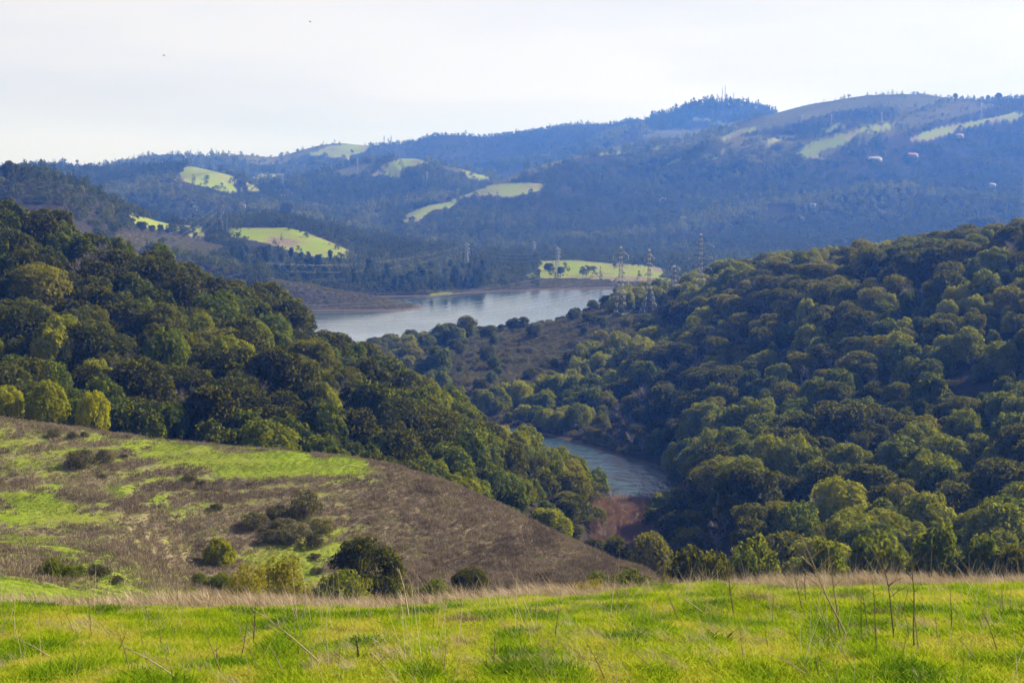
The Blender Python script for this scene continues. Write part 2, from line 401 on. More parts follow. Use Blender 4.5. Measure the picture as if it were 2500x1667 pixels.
# open (treeless) ground: outlines surveyed on the photograph, laid on the land they belong to
G_, B_ = 'green', 'brown'
OPEN = [
    ('skyline_ridge', G_, [(755, 378), (800, 358), (860, 352), (905, 356), (890, 372), (850, 380), (870, 392), (820, 386)]),
    ('skyline_ridge', G_, [(600, 440), (640, 425), (700, 424), (690, 434), (640, 446), (685, 452), (640, 462), (610, 452)]),
    ('skyline_ridge', G_, [(1690, 284), (1720, 290), (1780, 302), (1790, 310), (1740, 304), (1690, 294)]),
    ('skyline_ridge', B_, [(1560, 330), (1640, 318), (1750, 312), (1800, 330), (1700, 350), (1600, 352)]),
    ('skyline_ridge', B_, [(1480, 360), (1540, 348), (1600, 352), (1590, 366), (1500, 372)]),
    ('far_middle_hill', G_, [(900, 435), (940, 400), (975, 386), (1030, 388), (1045, 398), (990, 408), (975, 425), (985, 440), (960, 438), (930, 424)]),
    ('far_middle_hill', B_, [(800, 422), (870, 402), (940, 396), (900, 420), (850, 432)]),
    ('far_middle_hill', G_, [(1120, 412), (1150, 420), (1195, 434), (1180, 442), (1140, 432)]),
    ('far_left_hill', G_, [(462, 400), (520, 414), (575, 432), (578, 444), (568, 456), (592, 468), (560, 472), (500, 455), (418, 438), (440, 420)]),
    ('far_left_hill', G_, [(600, 446), (625, 455), (640, 466), (615, 468), (600, 460)]),
    ('big_far_hill', G_, [(1335, 448), (1260, 446), (1200, 449), (1150, 468), (1100, 485), (1050, 498), (980, 504), (985, 522), (985, 535), (940, 545), (1020, 541), (1060, 512), (1100, 508), (1130, 482), (1200, 478), (1250, 482), (1310, 468)]),
    ('big_far_hill', B_, [(1180, 456), (1300, 405), (1400, 380), (1450, 378), (1340, 418), (1230, 446)]),
    ('big_far_hill', G_, [(1450, 378), (1480, 370), (1545, 366), (1540, 374), (1470, 380)]),
    ('big_far_hill', B_, [(1790, 335), (1830, 298), (1900, 268), (1950, 258), (2050, 244), (2220, 234), (2300, 244), (2270, 262), (2180, 258), (2060, 272), (1980, 290), (1930, 306), (1850, 322)]),
    ('big_far_hill', G_, [(1740, 345), (1800, 318), (1850, 312), (1830, 325), (1780, 338)]),
    ('big_far_hill', G_, [(1860, 352), (1890, 336), (1950, 325), (1960, 331), (1900, 346), (1880, 354)]),
    ('big_far_hill', G_, [(1945, 376), (1975, 352), (2010, 340), (2060, 330), (2090, 318), (2150, 304), (2200, 304), (2150, 318), (2090, 336), (2040, 356), (1990, 374), (2020, 388), (1990, 388)]),
    ('big_far_hill', G_, [(1990, 315), (2050, 306), (2070, 310), (2020, 322)]),
    ('big_far_hill', G_, [(2215, 345), (2250, 325), (2300, 310), (2380, 296), (2440, 284), (2490, 272), (2500, 280), (2475, 294), (2400, 300), (2360, 310), (2320, 326), (2270, 342)]),
    ('big_far_hill', G_, [(1675, 402), (1720, 385), (1775, 366), (1770, 374), (1720, 396)]),
    ('big_far_hill', G_, [(1600, 410), (1640, 392), (1665, 384), (1660, 394), (1620, 410)]),
    ('big_far_hill', G_, [(1585, 360), (1700, 344), (1712, 352), (1650, 356), (1600, 366)]),
    ('middle_hill', G_, [(248, 482), (275, 476), (300, 503), (340, 528), (380, 535), (440, 548), (500, 552), (500, 576), (470, 592), (455, 565), (400, 560), (345, 560), (325, 542), (305, 515), (270, 490)]),
    ('middle_hill', G_, [(558, 556), (705, 555), (750, 568), (800, 588), (872, 622), (850, 632), (790, 630), (745, 624), (690, 608), (640, 592), (560, 580)]),
    ('middle_hill', G_, [(1308, 633), (1400, 633), (1480, 642), (1560, 646), (1650, 660), (1650, 690), (1500, 684), (1390, 679), (1265, 677), (1312, 664)]),
    ('middle_hill', G_, [(1100, 652), (1180, 660), (1210, 674), (1150, 672)]),
    ('middle_hill', G_, [(1030, 712), (1060, 708), (1110, 712), (1105, 722), (1050, 724)]),
    ('middle_hill', B_, [(1310, 682), (1640, 690), (1640, 700), (1310, 706), (1200, 700)]),
    ('peninsula', B_, [(640, 640), (900, 700), (1045, 740), (1045, 765), (700, 768)]),
    ('right_slope', B_, [(1120, 960), (1075, 905), (1000, 885), (1060, 858), (1180, 812), (1350, 785), (1480, 762), (1620, 760), (1700, 762), (1620, 830), (1480, 855), (1380, 925), (1260, 965)]),
    ('right_slope', B_, [(1300, 700), (1500, 700), (1500, 775), (1300, 800)]),
    ('right_slope', G_, [(1050, 868), (1070, 854), (1110, 845), (1110, 856), (1080, 866)]),
    ('right_slope', G_, [(1490, 762), (1590, 764), (1590, 774), (1490, 772)]),
    ('left_ridge', B_, [(-300, 860), (0, 882), (120, 895), (230, 915), (290, 945), (120, 945), (-300, 935)]),
    ('left_ridge', 'dark', [(590, 905), (640, 860), (720, 880), (740, 930), (690, 975), (620, 970)]),
    ('left_ridge', 'dark', [(290, 800), (350, 790), (380, 850), (330, 900), (290, 880)]),
    ('middle_hill', B_, [(250, 575), (330, 568), (400, 575), (480, 585), (560, 605), (520, 640), (400, 640), (300, 610)]),
    ('right_slope', 'dark', [(2200, 990), (2330, 930), (2450, 940), (2420, 1010), (2280, 1050)]),
]
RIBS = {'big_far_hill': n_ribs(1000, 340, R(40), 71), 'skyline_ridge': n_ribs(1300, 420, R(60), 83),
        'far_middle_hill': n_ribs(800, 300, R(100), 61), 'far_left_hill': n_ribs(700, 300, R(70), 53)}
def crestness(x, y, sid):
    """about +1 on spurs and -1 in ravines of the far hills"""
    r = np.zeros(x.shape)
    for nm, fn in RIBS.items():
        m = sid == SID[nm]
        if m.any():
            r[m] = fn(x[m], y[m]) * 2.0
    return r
def open_ground(x, y, z, sid):
    """0 = wooded, 1 = green grass, 2 = brown brush"""
    px, py = project(x, y, z)
    # ragged edges
    w = 2.2e4 / np.maximum(y, 300)
    px = px + w * 1.0 * (fbm(x / 25, y / 25, 91, 3) - .5) * (y > 300)
    py = py + w * 0.36 * (fbm(x / 25, y / 25, 97, 3) - .5) * (y > 300)
    r = np.zeros(x.shape, int)
    for nm, kind, poly in OPEN:
        m = (sid == SID[nm])
        if not m.any():
            continue
        k = np.zeros(x.shape, bool)
        k[m] = in_poly(px[m], py[m], poly)
        r[k] = 1 if kind == G_ else 2 if kind == B_ else 3
    r[sid == SID['near_hill']] = 2
    return r
# ------------------------------------------------------------------ materials
def new_mat(name):
    m = bpy.data.materials.new(name)
    m.use_nodes = True
    nt = m.node_tree
    nt.nodes.clear()
    out = nt.nodes.new('ShaderNodeOutputMaterial')
    return m, nt, out
def nd(nt, typ, **kw):
    n = nt.nodes.new(typ)
    for k, v in kw.items():
        if k.startswith('i_'):
            n.inputs[k[2:].replace('_', ' ')].default_value = v
        else:
            setattr(n, k, v)
    return n
def mixc(nt, fac, a, b, mode='MIX'):
    n = nt.nodes.new('ShaderNodeMix')
    n.data_type = 'RGBA'
    n.blend_type = mode
    for sock, v in ((n.inputs['Factor'], fac), (n.inputs['A'], a), (n.inputs['B'], b)):
        if hasattr(v, 'is_linked'):
            nt.links.new(v, sock)
        else:
            sock.default_value = v if not isinstance(v, tuple) else (v + (1,) if len(v) == 3 else v)
    return n.outputs['Result']
def noise(nt, scale, detail=3, vec=None, rough=.55):
    n = nd(nt, 'ShaderNodeTexNoise')
    n.inputs['Scale'].default_value = scale
    n.inputs['Detail'].default_value = detail
    n.inputs['Roughness'].default_value = rough
    if vec is not None:
        nt.links.new(vec, n.inputs['Vector'])
    return n.outputs['Fac']
def ramp(nt, fac, a, b, ca=(0, 0, 0), cb=(1, 1, 1)):
    n = nd(nt, 'ShaderNodeValToRGB')
    n.color_ramp.elements[0].position = a
    n.color_ramp.elements[1].position = b
    n.color_ramp.elements[0].color = ca + (1,)
    n.color_ramp.elements[1].color = cb + (1,)
    nt.links.new(fac, n.inputs['Fac'])
    return n.outputs['Color']

def simple_mat(name, col, rough=.8, metal=0.0, nscale=None, var=.25):
    m, nt, out = new_mat(name)
    b = nd(nt, 'ShaderNodeBsdfPrincipled')
    b.inputs['Roughness'].default_value = rough
    b.inputs['Metallic'].default_value = metal
    if nscale:
        tc = nd(nt, 'ShaderNodeTexCoord')
        f = noise(nt, nscale, 4, tc.outputs['Object'])
        c = mixc(nt, ramp(nt, f, .35, .65), tuple(v * (1 - var) for v in col), tuple(min(1, v * (1 + var)) for v in col))
        nt.links.new(c, b.inputs['Base Color'])
    else:
        b.inputs['Base Color'].default_value = col + (1,)
    nt.links.new(b.outputs['BSDF'], out.inputs['Surface'])
    return m

def leaf_mat(name, dark, mid, light, trans=.35, spread=.16, gloss=.0):
    """foliage; each tree's own hue comes from its tint, leaves vary a little inside it"""
    m, nt, out = new_mat(name)
    at = nd(nt, 'ShaderNodeAttribute', attribute_type='INSTANCER', attribute_name='tint')
    oi = nd(nt, 'ShaderNodeObjectInfo')
    tc = nd(nt, 'ShaderNodeTexCoord')
    f = noise(nt, 2.6, 3, tc.outputs['Object'])
    mt = nd(nt, 'ShaderNodeMath', operation='MULTIPLY_ADD')
    nt.links.new(f, mt.inputs[0])
    mt.inputs[1].default_value = .5
    nt.links.new(at.outputs['Fac'], mt.inputs[2])
    mt2 = nd(nt, 'ShaderNodeMath', operation='MULTIPLY_ADD')
    nt.links.new(oi.outputs['Random'], mt2.inputs[0])
    mt2.inputs[1].default_value = spread
    nt.links.new(mt.outputs[0], mt2.inputs[2])
    mt3 = nd(nt, 'ShaderNodeMath', operation='SUBTRACT')
    nt.links.new(mt2.outputs[0], mt3.inputs[0])
    mt3.inputs[1].default_value = .25 + spread / 2
    n = nd(nt, 'ShaderNodeValToRGB')
    cr = n.color_ramp
    cr.elements[0].position = 0.0
    cr.elements[0].color = dark + (1,)
    cr.elements[1].position = 1.0
    cr.elements[1].color = light + (1,)
    e = cr.elements.new(.5)
    e.color = mid + (1,)
    nt.links.new(mt3.outputs[0], n.inputs['Fac'])
    d = nd(nt, 'ShaderNodeBsdfDiffuse')
    t = nd(nt, 'ShaderNodeBsdfTranslucent')
    nt.links.new(n.outputs['Color'], d.inputs['Color'])
    tcn = mixc(nt, .5, n.outputs['Color'], (light[0] * 1.4, light[1] * 1.5, light[2] * .6))
    nt.links.new(tcn, t.inputs['Color'])
    mx = nd(nt, 'ShaderNodeMixShader')
    mx.inputs[0].default_value = trans
    nt.links.new(d.outputs[0], mx.inputs[1])
    nt.links.new(t.outputs[0], mx.inputs[2])
    nt.links.new(mx.outputs[0], out.inputs['Surface'])
    return m

M = {}
M['oak'] = leaf_mat('oak_leaves', (.011, .013, .004), (.044, .052, .009), (.235, .210, .014), .36)
M['bay'] = leaf_mat('bay_leaves', (.015, .025, .005), (.060, .090, .009), (.30, .29, .013), .40)
M['pine'] = leaf_mat('pine_needles', (.018, .030, .012), (.042, .062, .020), (.10, .11, .030), .22)
M['brush'] = leaf_mat('brush_leaves', (.060, .052, .034), (.135, .118, .066), (.20, .19, .05), .25)
M['russet'] = leaf_mat('russet_twigs', (.18, .115, .09), (.34, .22, .17), (.44, .31, .25), .4)
M['yellow'] = leaf_mat('yellow_leaves', (.09, .085, .012), (.19, .17, .015), (.30, .25, .02), .45)
M['far_leaf'] = leaf_mat('far_woodland_leaves', (.008, .012, .004), (.042, .052, .012), (.18, .18, .026), .28, .35)
M['bark'] = simple_mat('bark', (.075, .06, .048), .9, nscale=6)
M['pale_bark'] = simple_mat('pale_bark', (.22, .19, .165), .9, nscale=6)
M['steel'] = simple_mat('galvanised_steel', (.22, .235, .245), .5, .3, nscale=2, var=.12)
M['steel_dark'] = simple_mat('weathered_steel', (.10, .105, .11), .6, .3, nscale=2, var=.12)
M['insulator'] = simple_mat('glass_insulator', (.55, .58, .6), .3)
M['wire'] = simple_mat('aluminium_wire', (.30, .31, .33), .5, .5)
M['white_wall'] = simple_mat('white_render', (.36, .35, .34), .8, nscale=1, var=.08)
M['tan_wall'] = simple_mat('tan_render', (.28, .23, .18), .8, nscale=1, var=.1)
M['red_roof'] = simple_mat('clay_roof', (.42, .13, .08), .8, nscale=2, var=.2)
M['grey_roof'] = simple_mat('shingle_roof', (.25, .24, .24), .8, nscale=2, var=.2)
M['glass'] = simple_mat('window_glass', (.05, .06, .08), .1)
M['bird'] = simple_mat('dark_feathers', (.03, .03, .035), .8)

def ground_mat(name='hill_ground'):
    m, nt, out = new_mat(name)
    at = nd(nt, 'ShaderNodeAttribute', attribute_name='cover')
    sp = nd(nt, 'ShaderNodeSeparateColor')
    nt.links.new(at.outputs['Color'], sp.inputs[0])
    geo = nd(nt, 'ShaderNodeNewGeometry')
    pos = geo.outputs['Position']
    n1 = noise(nt, .035, 4, pos)
    n2 = noise(nt, .9, 4, pos, .65)
    n3 = noise(nt, .22, 4, pos, .6)
    green = mixc(nt, ramp(nt, n2, .3, .7), (.115, .165, .012), (.20, .27, .018))
    green = mixc(nt, ramp(nt, n1, .38, .66), green, (.19, .19, .045))
    brown = mixc(nt, ramp(nt, n3, .35, .65), (.13, .102, .068), (.215, .172, .118))
    brown = mixc(nt, ramp(nt, n2, .52, .75), brown, (.055, .042, .034))
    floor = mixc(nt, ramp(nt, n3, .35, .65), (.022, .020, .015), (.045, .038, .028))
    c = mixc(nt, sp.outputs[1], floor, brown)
    # grass breaks up through the brown where the cover is mixed
    ad = nd(nt, 'ShaderNodeMath', operation='MULTIPLY_ADD')
    nt.links.new(n2, ad.inputs[0])
    ad.inputs[1].default_value = .9
    nt.links.new(sp.outputs[0], ad.inputs[2])
    c = mixc(nt, ramp(nt, ad.outputs[0], .78, 1.12), c, green)
    # bare rusty band of dead reeds and mud at the waterline
    sz = nd(nt, 'ShaderNodeSeparateXYZ')
    nt.links.new(pos, sz.inputs[0])
    az = nd(nt, 'ShaderNodeMath', operation='MULTIPLY_ADD')
    nt.links.new(n3, az.inputs[0])
    az.inputs[1].default_value = 1.6
    nt.links.new(sz.outputs['Z'], az.inputs[2])
    mr = nd(nt, 'ShaderNodeMapRange')
    mr.inputs['From Min'].default_value = 1.05
    mr.inputs['From Max'].default_value = 1.5
    nt.links.new(az.outputs[0], mr.inputs['Value'])
    c = mixc(nt, mr.outputs[0], (.11, .078, .052), c)
    b = nd(nt, 'ShaderNodeBsdfDiffuse')
    nt.links.new(c, b.inputs['Color'])
    bp = nd(nt, 'ShaderNodeBump')
    bp.inputs['Strength'].default_value = .6
    bp.inputs['Distance'].default_value = .5
    nt.links.new(n2, bp.inputs['Height'])
    nt.links.new(bp.outputs[0], b.inputs['Normal'])
    nt.links.new(b.outputs[0], out.inputs['Surface'])
    return m
M['ground'] = ground_mat()

def meadow_mat():
    m, nt, out = new_mat('meadow_turf')
    geo = nd(nt, 'ShaderNodeNewGeometry')
    pos = geo.outputs['Position']
    n1 = noise(nt, 1.3, 4, pos)
    n2 = noise(nt, 14, 4, pos)
    c = mixc(nt, ramp(nt, n1, .35, .65), (.10, .17, .012), (.20, .25, .02))
    c = mixc(nt, ramp(nt, n2, .35, .7), (.05, .07, .012), c)
    b = nd(nt, 'ShaderNodeBsdfDiffuse')
    nt.links.new(c, b.inputs['Color'])
    nt.links.new(b.outputs[0], out.inputs['Surface'])
    return m
M['turf'] = meadow_mat()

def blade_mat(name, stops, trans):
    m, nt, out = new_mat(name)
    at = nd(nt, 'ShaderNodeAttribute', attribute_type='INSTANCER', attribute_name='tint')
    n = nd(nt, 'ShaderNodeValToRGB')
    cr = n.color_ramp
    cr.elements[0].position, cr.elements[0].color = 0, stops[0] + (1,)
    cr.elements[1].position, cr.elements[1].color = 1, stops[-1] + (1,)
    for i, s in enumerate(stops[1:-1]):
        cr.elements.new((i + 1) / (len(stops) - 1)).color = s + (1,)
    nt.links.new(at.outputs['Fac'], n.inputs['Fac'])
    d = nd(nt, 'ShaderNodeBsdfDiffuse')
    t = nd(nt, 'ShaderNodeBsdfTranslucent')
    nt.links.new(n.outputs['Color'], d.inputs['Color'])
    nt.links.new(n.outputs['Color'], t.inputs['Color'])
    mx = nd(nt, 'ShaderNodeMixShader')
    mx.inputs[0].default_value = trans
    nt.links.new(d.outputs[0], mx.inputs[1])
    nt.links.new(t.outputs[0], mx.inputs[2])
    nt.links.new(mx.outputs[0], out.inputs['Surface'])
    return m
M['grass'] = blade_mat('grass_blades', [(.06, .13, .012), (.18, .29, .012), (.34, .41, .014), (.44, .41, .06)], .5)
M['dry'] = blade_mat('dry_blades', [(.12, .085, .055), (.26, .19, .12), (.42, .33, .22), (.55, .46, .34)], .3)
M['weed'] = blade_mat('dead_weeds', [(.080, .060, .038), (.18, .142, .095), (.27, .215, .145), (.19, .27, .02)], .2)

def water_mat():
    m, nt, out = new_mat('reservoir_water')
    geo = nd(nt, 'ShaderNodeNewGeometry')
    mp = nd(nt, 'ShaderNodeMapping')
    mp.inputs['Scale'].default_value = (.8, .42, 1)
    nt.links.new(geo.outputs['Position'], mp.inputs['Vector'])
    n1 = noise(nt, .42, 5, mp.outputs[0], .6)
    n2 = noise(nt, .02, 3, mp.outputs[0], .5)
    bp = nd(nt, 'ShaderNodeBump')
    bp.inputs['Distance'].default_value = 3.2
    st = ramp(nt, n2, .35, .7, (.35, .35, .35), (.8, .8, .8))
    spy = nd(nt, 'ShaderNodeSeparateXYZ')
    nt.links.new(geo.outputs['Position'], spy.inputs[0])
    mry = nd(nt, 'ShaderNodeMapRange')          # ruffled creek, smoother open reservoir
    mry.inputs['From Min'].default_value = 780
    mry.inputs['From Max'].default_value = 1000
    mry.inputs['To Min'].default_value = 1.0
    mry.inputs['To Max'].default_value = .16
    nt.links.new(spy.outputs['Y'], mry.inputs['Value'])
    stm = nd(nt, 'ShaderNodeMath', operation='MULTIPLY')
    nt.links.new(st, stm.inputs[0])
    nt.links.new(mry.outputs[0], stm.inputs[1])
    nt.links.new(stm.outputs[0], bp.inputs['Strength'])
    nt.links.new(n1, bp.inputs['Height'])
    b = nd(nt, 'ShaderNodeBsdfPrincipled')
    b.inputs['Base Color'].default_value = (.016, .045, .062, 1)
    b.inputs['Roughness'].default_value = .07
    b.inputs['IOR'].default_value = 1.75
    nt.links.new(bp.outputs[0], b.inputs['Normal'])
    nt.links.new(b.outputs[0], out.inputs['Surface'])
    return m
M['water'] = water_mat()

# ------------------------------------------------------------------ mesh helpers
def mesh_np(name, V, Fq, mats, midx=None, smooth=False):
    """V (n,3), Fq (m,3|4) -> mesh"""
    me = bpy.data.meshes.new(name)
    V = np.asarray(V, np.float32)
    Fq = np.asarray(Fq, np.int32)
    me.vertices.add(len(V))
    me.vertices.foreach_set('co', V.ravel())
    k = Fq.shape[1]
    me.loops.add(Fq.size)
    me.loops.foreach_set('vertex_index', Fq.ravel())
    me.polygons.add(len(Fq))
    me.polygons.foreach_set('loop_start', np.arange(len(Fq), dtype=np.int32) * k)
    try:
        me.polygons.foreach_set('loop_total', np.full(len(Fq), k, np.int32))
    except Exception:
        pass
    for m in (mats if isinstance(mats, (list, tuple)) else [mats]):
        me.materials.append(m)
    if midx is not None:
        me.polygons.foreach_set('material_index', np.asarray(midx, np.int32))
    if smooth:
        me.polygons.foreach_set('use_smooth', np.ones(len(Fq), bool))
    me.update(calc_edges=True)
    me.validate()
    return me
def link(name, me, label=None, cat=None, group=None, kind=None, parent=None, loc=None):
    o = bpy.data.objects.new(name, me)
    if label: o['label'] = label
    if cat: o['category'] = cat
    if group: o['group'] = group
    if kind: o['kind'] = kind
    if parent: o.parent = parent
    if loc is not None: o.location = loc
    COL.objects.link(o)
    return o

def gn_scatter(name, label, protos, pos, rot, scl, idx, tint, group=None):
    """one object of uncountable growth: prototypes repeated on the points"""
    c = bpy.data.collections.new(name + '_source')
    for i, (me) in enumerate(protos):
        c.objects.link(bpy.data.objects.new('%s_source_%02d' % (name, i), me))
    n = len(pos)
    me = bpy.data.meshes.new(name)
    me.vertices.add(n)
    me.vertices.foreach_set('co', np.asarray(pos, np.float32).ravel())
    for nm, typ, arr, key in (('rot', 'FLOAT_VECTOR', rot, 'vector'), ('scl', 'FLOAT_VECTOR', scl, 'vector'), ('idx', 'INT', idx, 'value'), ('tint', 'FLOAT', tint, 'value')):
        a = me.attributes.new(nm, typ, 'POINT')
        a.data.foreach_set(key, np.asarray(arr, np.int32 if typ == 'INT' else np.float32).ravel())
    o = bpy.data.objects.new(name, me)
    o['kind'] = 'stuff'
    o['label'] = label
    if group: o['group'] = group
    COL.objects.link(o)
    ng = bpy.data.node_groups.new(name, 'GeometryNodeTree')
    ng.interface.new_socket('Geometry', in_out='INPUT', socket_type='NodeSocketGeometry')
    ng.interface.new_socket('Geometry', in_out='OUTPUT', socket_type='NodeSocketGeometry')
    N, L = ng.nodes, ng.links
    gi, go = N.new('NodeGroupInput'), N.new('NodeGroupOutput')
    iop, ci = N.new('GeometryNodeInstanceOnPoints'), N.new('GeometryNodeCollectionInfo')
    ci.inputs['Collection'].default_value = c
    ci.inputs['Separate Children'].default_value = True
    ci.inputs['Reset Children'].default_value = True
    iop.inputs['Pick Instance'].default_value = True
    def na(nm, t):
        x = N.new('GeometryNodeInputNamedAttribute')
        x.data_type = t
        x.inputs['Name'].default_value = nm
        return x.outputs['Attribute']
    L.new(gi.outputs[0], iop.inputs['Points'])
    L.new(ci.outputs[0], iop.inputs['Instance'])
    L.new(na('idx', 'INT'), iop.inputs['Instance Index'])
    L.new(na('rot', 'FLOAT_VECTOR'), iop.inputs['Rotation'])
    L.new(na('scl', 'FLOAT_VECTOR'), iop.inputs['Scale'])
    L.new(iop.outputs[0], go.inputs[0])
    md = o.modifiers.new('scatter', 'NODES')
    md.node_group = ng
    return o

# ------------------------------------------------------------------ ground objects
NEAR_GREEN = [
    (1.0, [(340, 1076), (500, 1092), (860, 1120), (850, 1145), (770, 1160), (700, 1168), (590, 1170), (520, 1150), (450, 1125), (400, 1105)]),
    (.22, [(760, 1120), (900, 1130), (860, 1180), (840, 1280), (790, 1290), (800, 1200)]),
    (.50, [(0, 1195), (80, 1205), (200, 1255), (230, 1280), (120, 1280), (0, 1255)]),
    (.40, [(0, 1300), (100, 1312), (220, 1355), (330, 1395), (440, 1430), (250, 1425), (120, 1350), (0, 1330)]),
    (.65, [(625, 1345), (700, 1330), (770, 1335), (800, 1285), (850, 1255), (820, 1320), (790, 1400), (760, 1440), (690, 1420), (640, 1380)]),
    (.65, [(-300, 1405), (0, 1408), (200, 1430), (400, 1445), (560, 1475), (700, 1500), (-300, 1500)]),
    (.22, [(-300, 1030), (0, 1035), (230, 1065), (150, 1140), (0, 1160), (-300, 1150)]),
]
def near_green(x, y, z):
    px, py = project(x, y, z)
    px = px + 70 * (fbm(x / 7, y / 7, 111, 3) - .5)
    py = py + 40 * (fbm(x / 7, y / 7, 117, 3) - .5)
    JIT = ((0, 0), (55, 5), (-55, -5), (28, 16), (-28, -16), (0, 24), (0, -24), (90, 10), (-90, -10))
    g = np.interp(px, [-200, 700, 900, 1100, 1600], [.30, .26, .14, .08, .08])
    for v, poly in NEAR_GREEN:
        for (jx, jy) in JIT:
            g = g + np.where(in_poly(px + jx, py + jy * .6, poly), v / len(JIT), 0)
    tracks = .15 * np.clip(2.2 * fbm(x / 14, y / 14, 127, 2) - .75, 0, 1) * np.sin(z * 2 * math.pi / 1.05 + 5 * fbm(x / 12, y / 12, 121, 2)) * (px < 900)
    g = g + tracks + .42 * (fbm(x / 4.5, y / 4.5, 131, 4) - .5) + .25 * (fbm(x / 22, y / 22, 137, 3) - .5)
    return np.clip(g, 0, 1)

def make_land():
    NS, NY = 1050, 1150
    s = np.linspace(-.60, .62, NS)
    Y = np.concatenate([np.exp(np.linspace(math.log(62), math.log(1000), 720)), np.exp(np.linspace(math.log(1000), math.log(7300), NY - 719))[1:]])
    S, YY = np.meshgrid(s, Y)
    X = S * YY
    h, b = land(X.ravel(), YY.ravel(), True)
    x, y = X.ravel(), YY.ravel()
    sid = b
    op = open_ground(x, y, h, sid)
    jr = np.random.default_rng(5)
    far_ = y > 1250
    jx, jy = x + 7 * jr.normal(size=len(x)) * far_, y + 26 * jr.normal(size=len(x)) * far_
    opj = open_ground(jx, jy, h, sid)
    op = np.where((op == 1) & (opj == 0), 4, op)
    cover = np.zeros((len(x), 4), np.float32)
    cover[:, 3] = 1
    cover[op == 1, 0] = .50 + 1.3 * (fbm(x[op == 1] / 45, y[op == 1] / 45, 151, 4) - .42)
    cover[op == 1, 1] = 1
    cover[op == 2, 1] = 1.0
    cover[op == 4, 0] = .42
    cover[op == 4, 1] = .5
    mb = (op == 2) & (sid != SID['near_hill'])
    cover[mb, 0] = np.where(y[mb] > 2400, .36, .16)
    cover[mb, 1] = np.where(y[mb] > 2400, .20, np.where(y[mb] > 1000, .28, .34))
    cr = crestness(x, y, sid)
    up = ((sid == SID['big_far_hill']) & (y > 3350)) | ((sid == SID['skyline_ridge']) & (y > 4900)) | ((sid == SID['far_middle_hill']) & (y > 3650))
    sp = (op == 0) & (cr > .3) & up
    cover[sp, 0] = .34
    cover[sp, 1] = .18
    nh = sid == SID['near_hill']
    g = near_green(x[nh], y[nh], h[nh])
    cover[nh, 0] = g
    cover[nh, 1] = 1
    # cattle tracks: little steps along the contours of the near hill
    zz = h.copy()
    pxn, pyn = project(x[nh], y[nh], h[nh])
    st = np.sin(h[nh] * 2 * math.pi / 1.05 + 5 * fbm(x[nh] / 12, y[nh] / 12, 121, 2))
    zz[nh] += .17 * st * np.interp(pxn, [-100, 700, 1000, 1300], [1, 1, .3, .2]) + .22 * (fbm(x[nh] / 1.6, y[nh] / 1.6, 141, 3) - .5)
    V = np.stack([x, y, zz], 1)
    names = {'near_hill': 'hillside', 'left_ridge': 'hill_ridge', 'right_slope': 'hill_slope', 'peninsula': 'shore', 'middle_hill': 'hill_shoulder',
             'valley_floor': 'ground', 'far_left_hill': 'hill_distant', 'far_middle_hill': 'hill_distant', 'big_far_hill': 'hills', 'skyline_ridge': 'mountains'}
    idx = np.arange(NS * len(Y)).reshape(len(Y), NS)
    Fq = np.stack([idx[:-1, :-1], idx[:-1, 1:], idx[1:, 1:], idx[1:, :-1]], -1).reshape(-1, 4)
    fid = sid[Fq].max(1)
    for nm, i in SID.items():
        sel = fid == i
        if not sel.any():
            continue
        f = Fq[sel]
        used, inv = np.unique(f.ravel(), return_inverse=True)
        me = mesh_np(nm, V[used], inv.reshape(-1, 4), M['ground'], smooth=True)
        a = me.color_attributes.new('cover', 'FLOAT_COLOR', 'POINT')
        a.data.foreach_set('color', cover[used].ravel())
        link(names[nm], me, kind='structure')
    # horizon aid for the tree planting: what the bare land hides
    T = (h.reshape(X.shape) - CAM_H) / YY
    return s, Y, np.maximum.accumulate(T, 0)

def make_meadow():
    xs = np.linspace(-34, 34, 420)
    ys = np.linspace(-6, 70, 420)
    X, Y = np.meshgrid(xs, ys)
    z = meadow_z(X.ravel(), Y.ravel())
    idx = np.arange(X.size).reshape(X.shape)
    Fq = np.stack([idx[:-1, :-1], idx[:-1, 1:], idx[1:, 1:], idx[1:, :-1]], -1).reshape(-1, 4)
    me = mesh_np('meadow', np.stack([X.ravel(), Y.ravel(), z], 1), Fq, M['turf'], smooth=True)
    link('field', me, kind='structure')

def make_water():
    xs = np.linspace(-1400, 1600, 60)
    ys = np.linspace(380, 1720, 60)
    X, Y = np.meshgrid(xs, ys)
    idx = np.arange(X.size).reshape(X.shape)
    Fq = np.stack([idx[:-1, :-1], idx[:-1, 1:], idx[1:, 1:], idx[1:, :-1]], -1).reshape(-1, 4)
    me = mesh_np('water', np.stack([X.ravel(), Y.ravel(), np.zeros(X.size)], 1), Fq, M['water'])
    link('water', me, kind='structure')

make_haze()
hz_s, hz_Y, hz_T = make_land()
make_meadow()
make_water()
# ------------------------------------------------------------------ foliage prototypes (unit crown radius about 1)
ICO = None
def ico():
    global ICO
    if ICO is None:
        t = (1 + 5 ** .5) / 2
        v = np.array([(-1, t, 0), (1, t, 0), (-1, -t, 0), (1, -t, 0), (0, -1, t), (0, 1, t), (0, -1, -t), (0, 1, -t), (t, 0, -1), (t, 0, 1), (-t, 0, -1), (-t, 0, 1)], float)
        v /= np.linalg.norm(v[0])
        f = np.array([(0, 11, 5), (0, 5, 1), (0, 1, 7), (0, 7, 10), (0, 10, 11), (1, 5, 9), (5, 11, 4), (11, 10, 2), (10, 7, 6), (7, 1, 8), (3, 9, 4), (3, 4, 2), (3, 2, 6), (3, 6, 8), (3, 8, 9), (4, 9, 5), (2, 4, 11), (6, 2, 10), (8, 6, 7), (9, 8, 1)])
        ICO = (v, f)
    return ICO

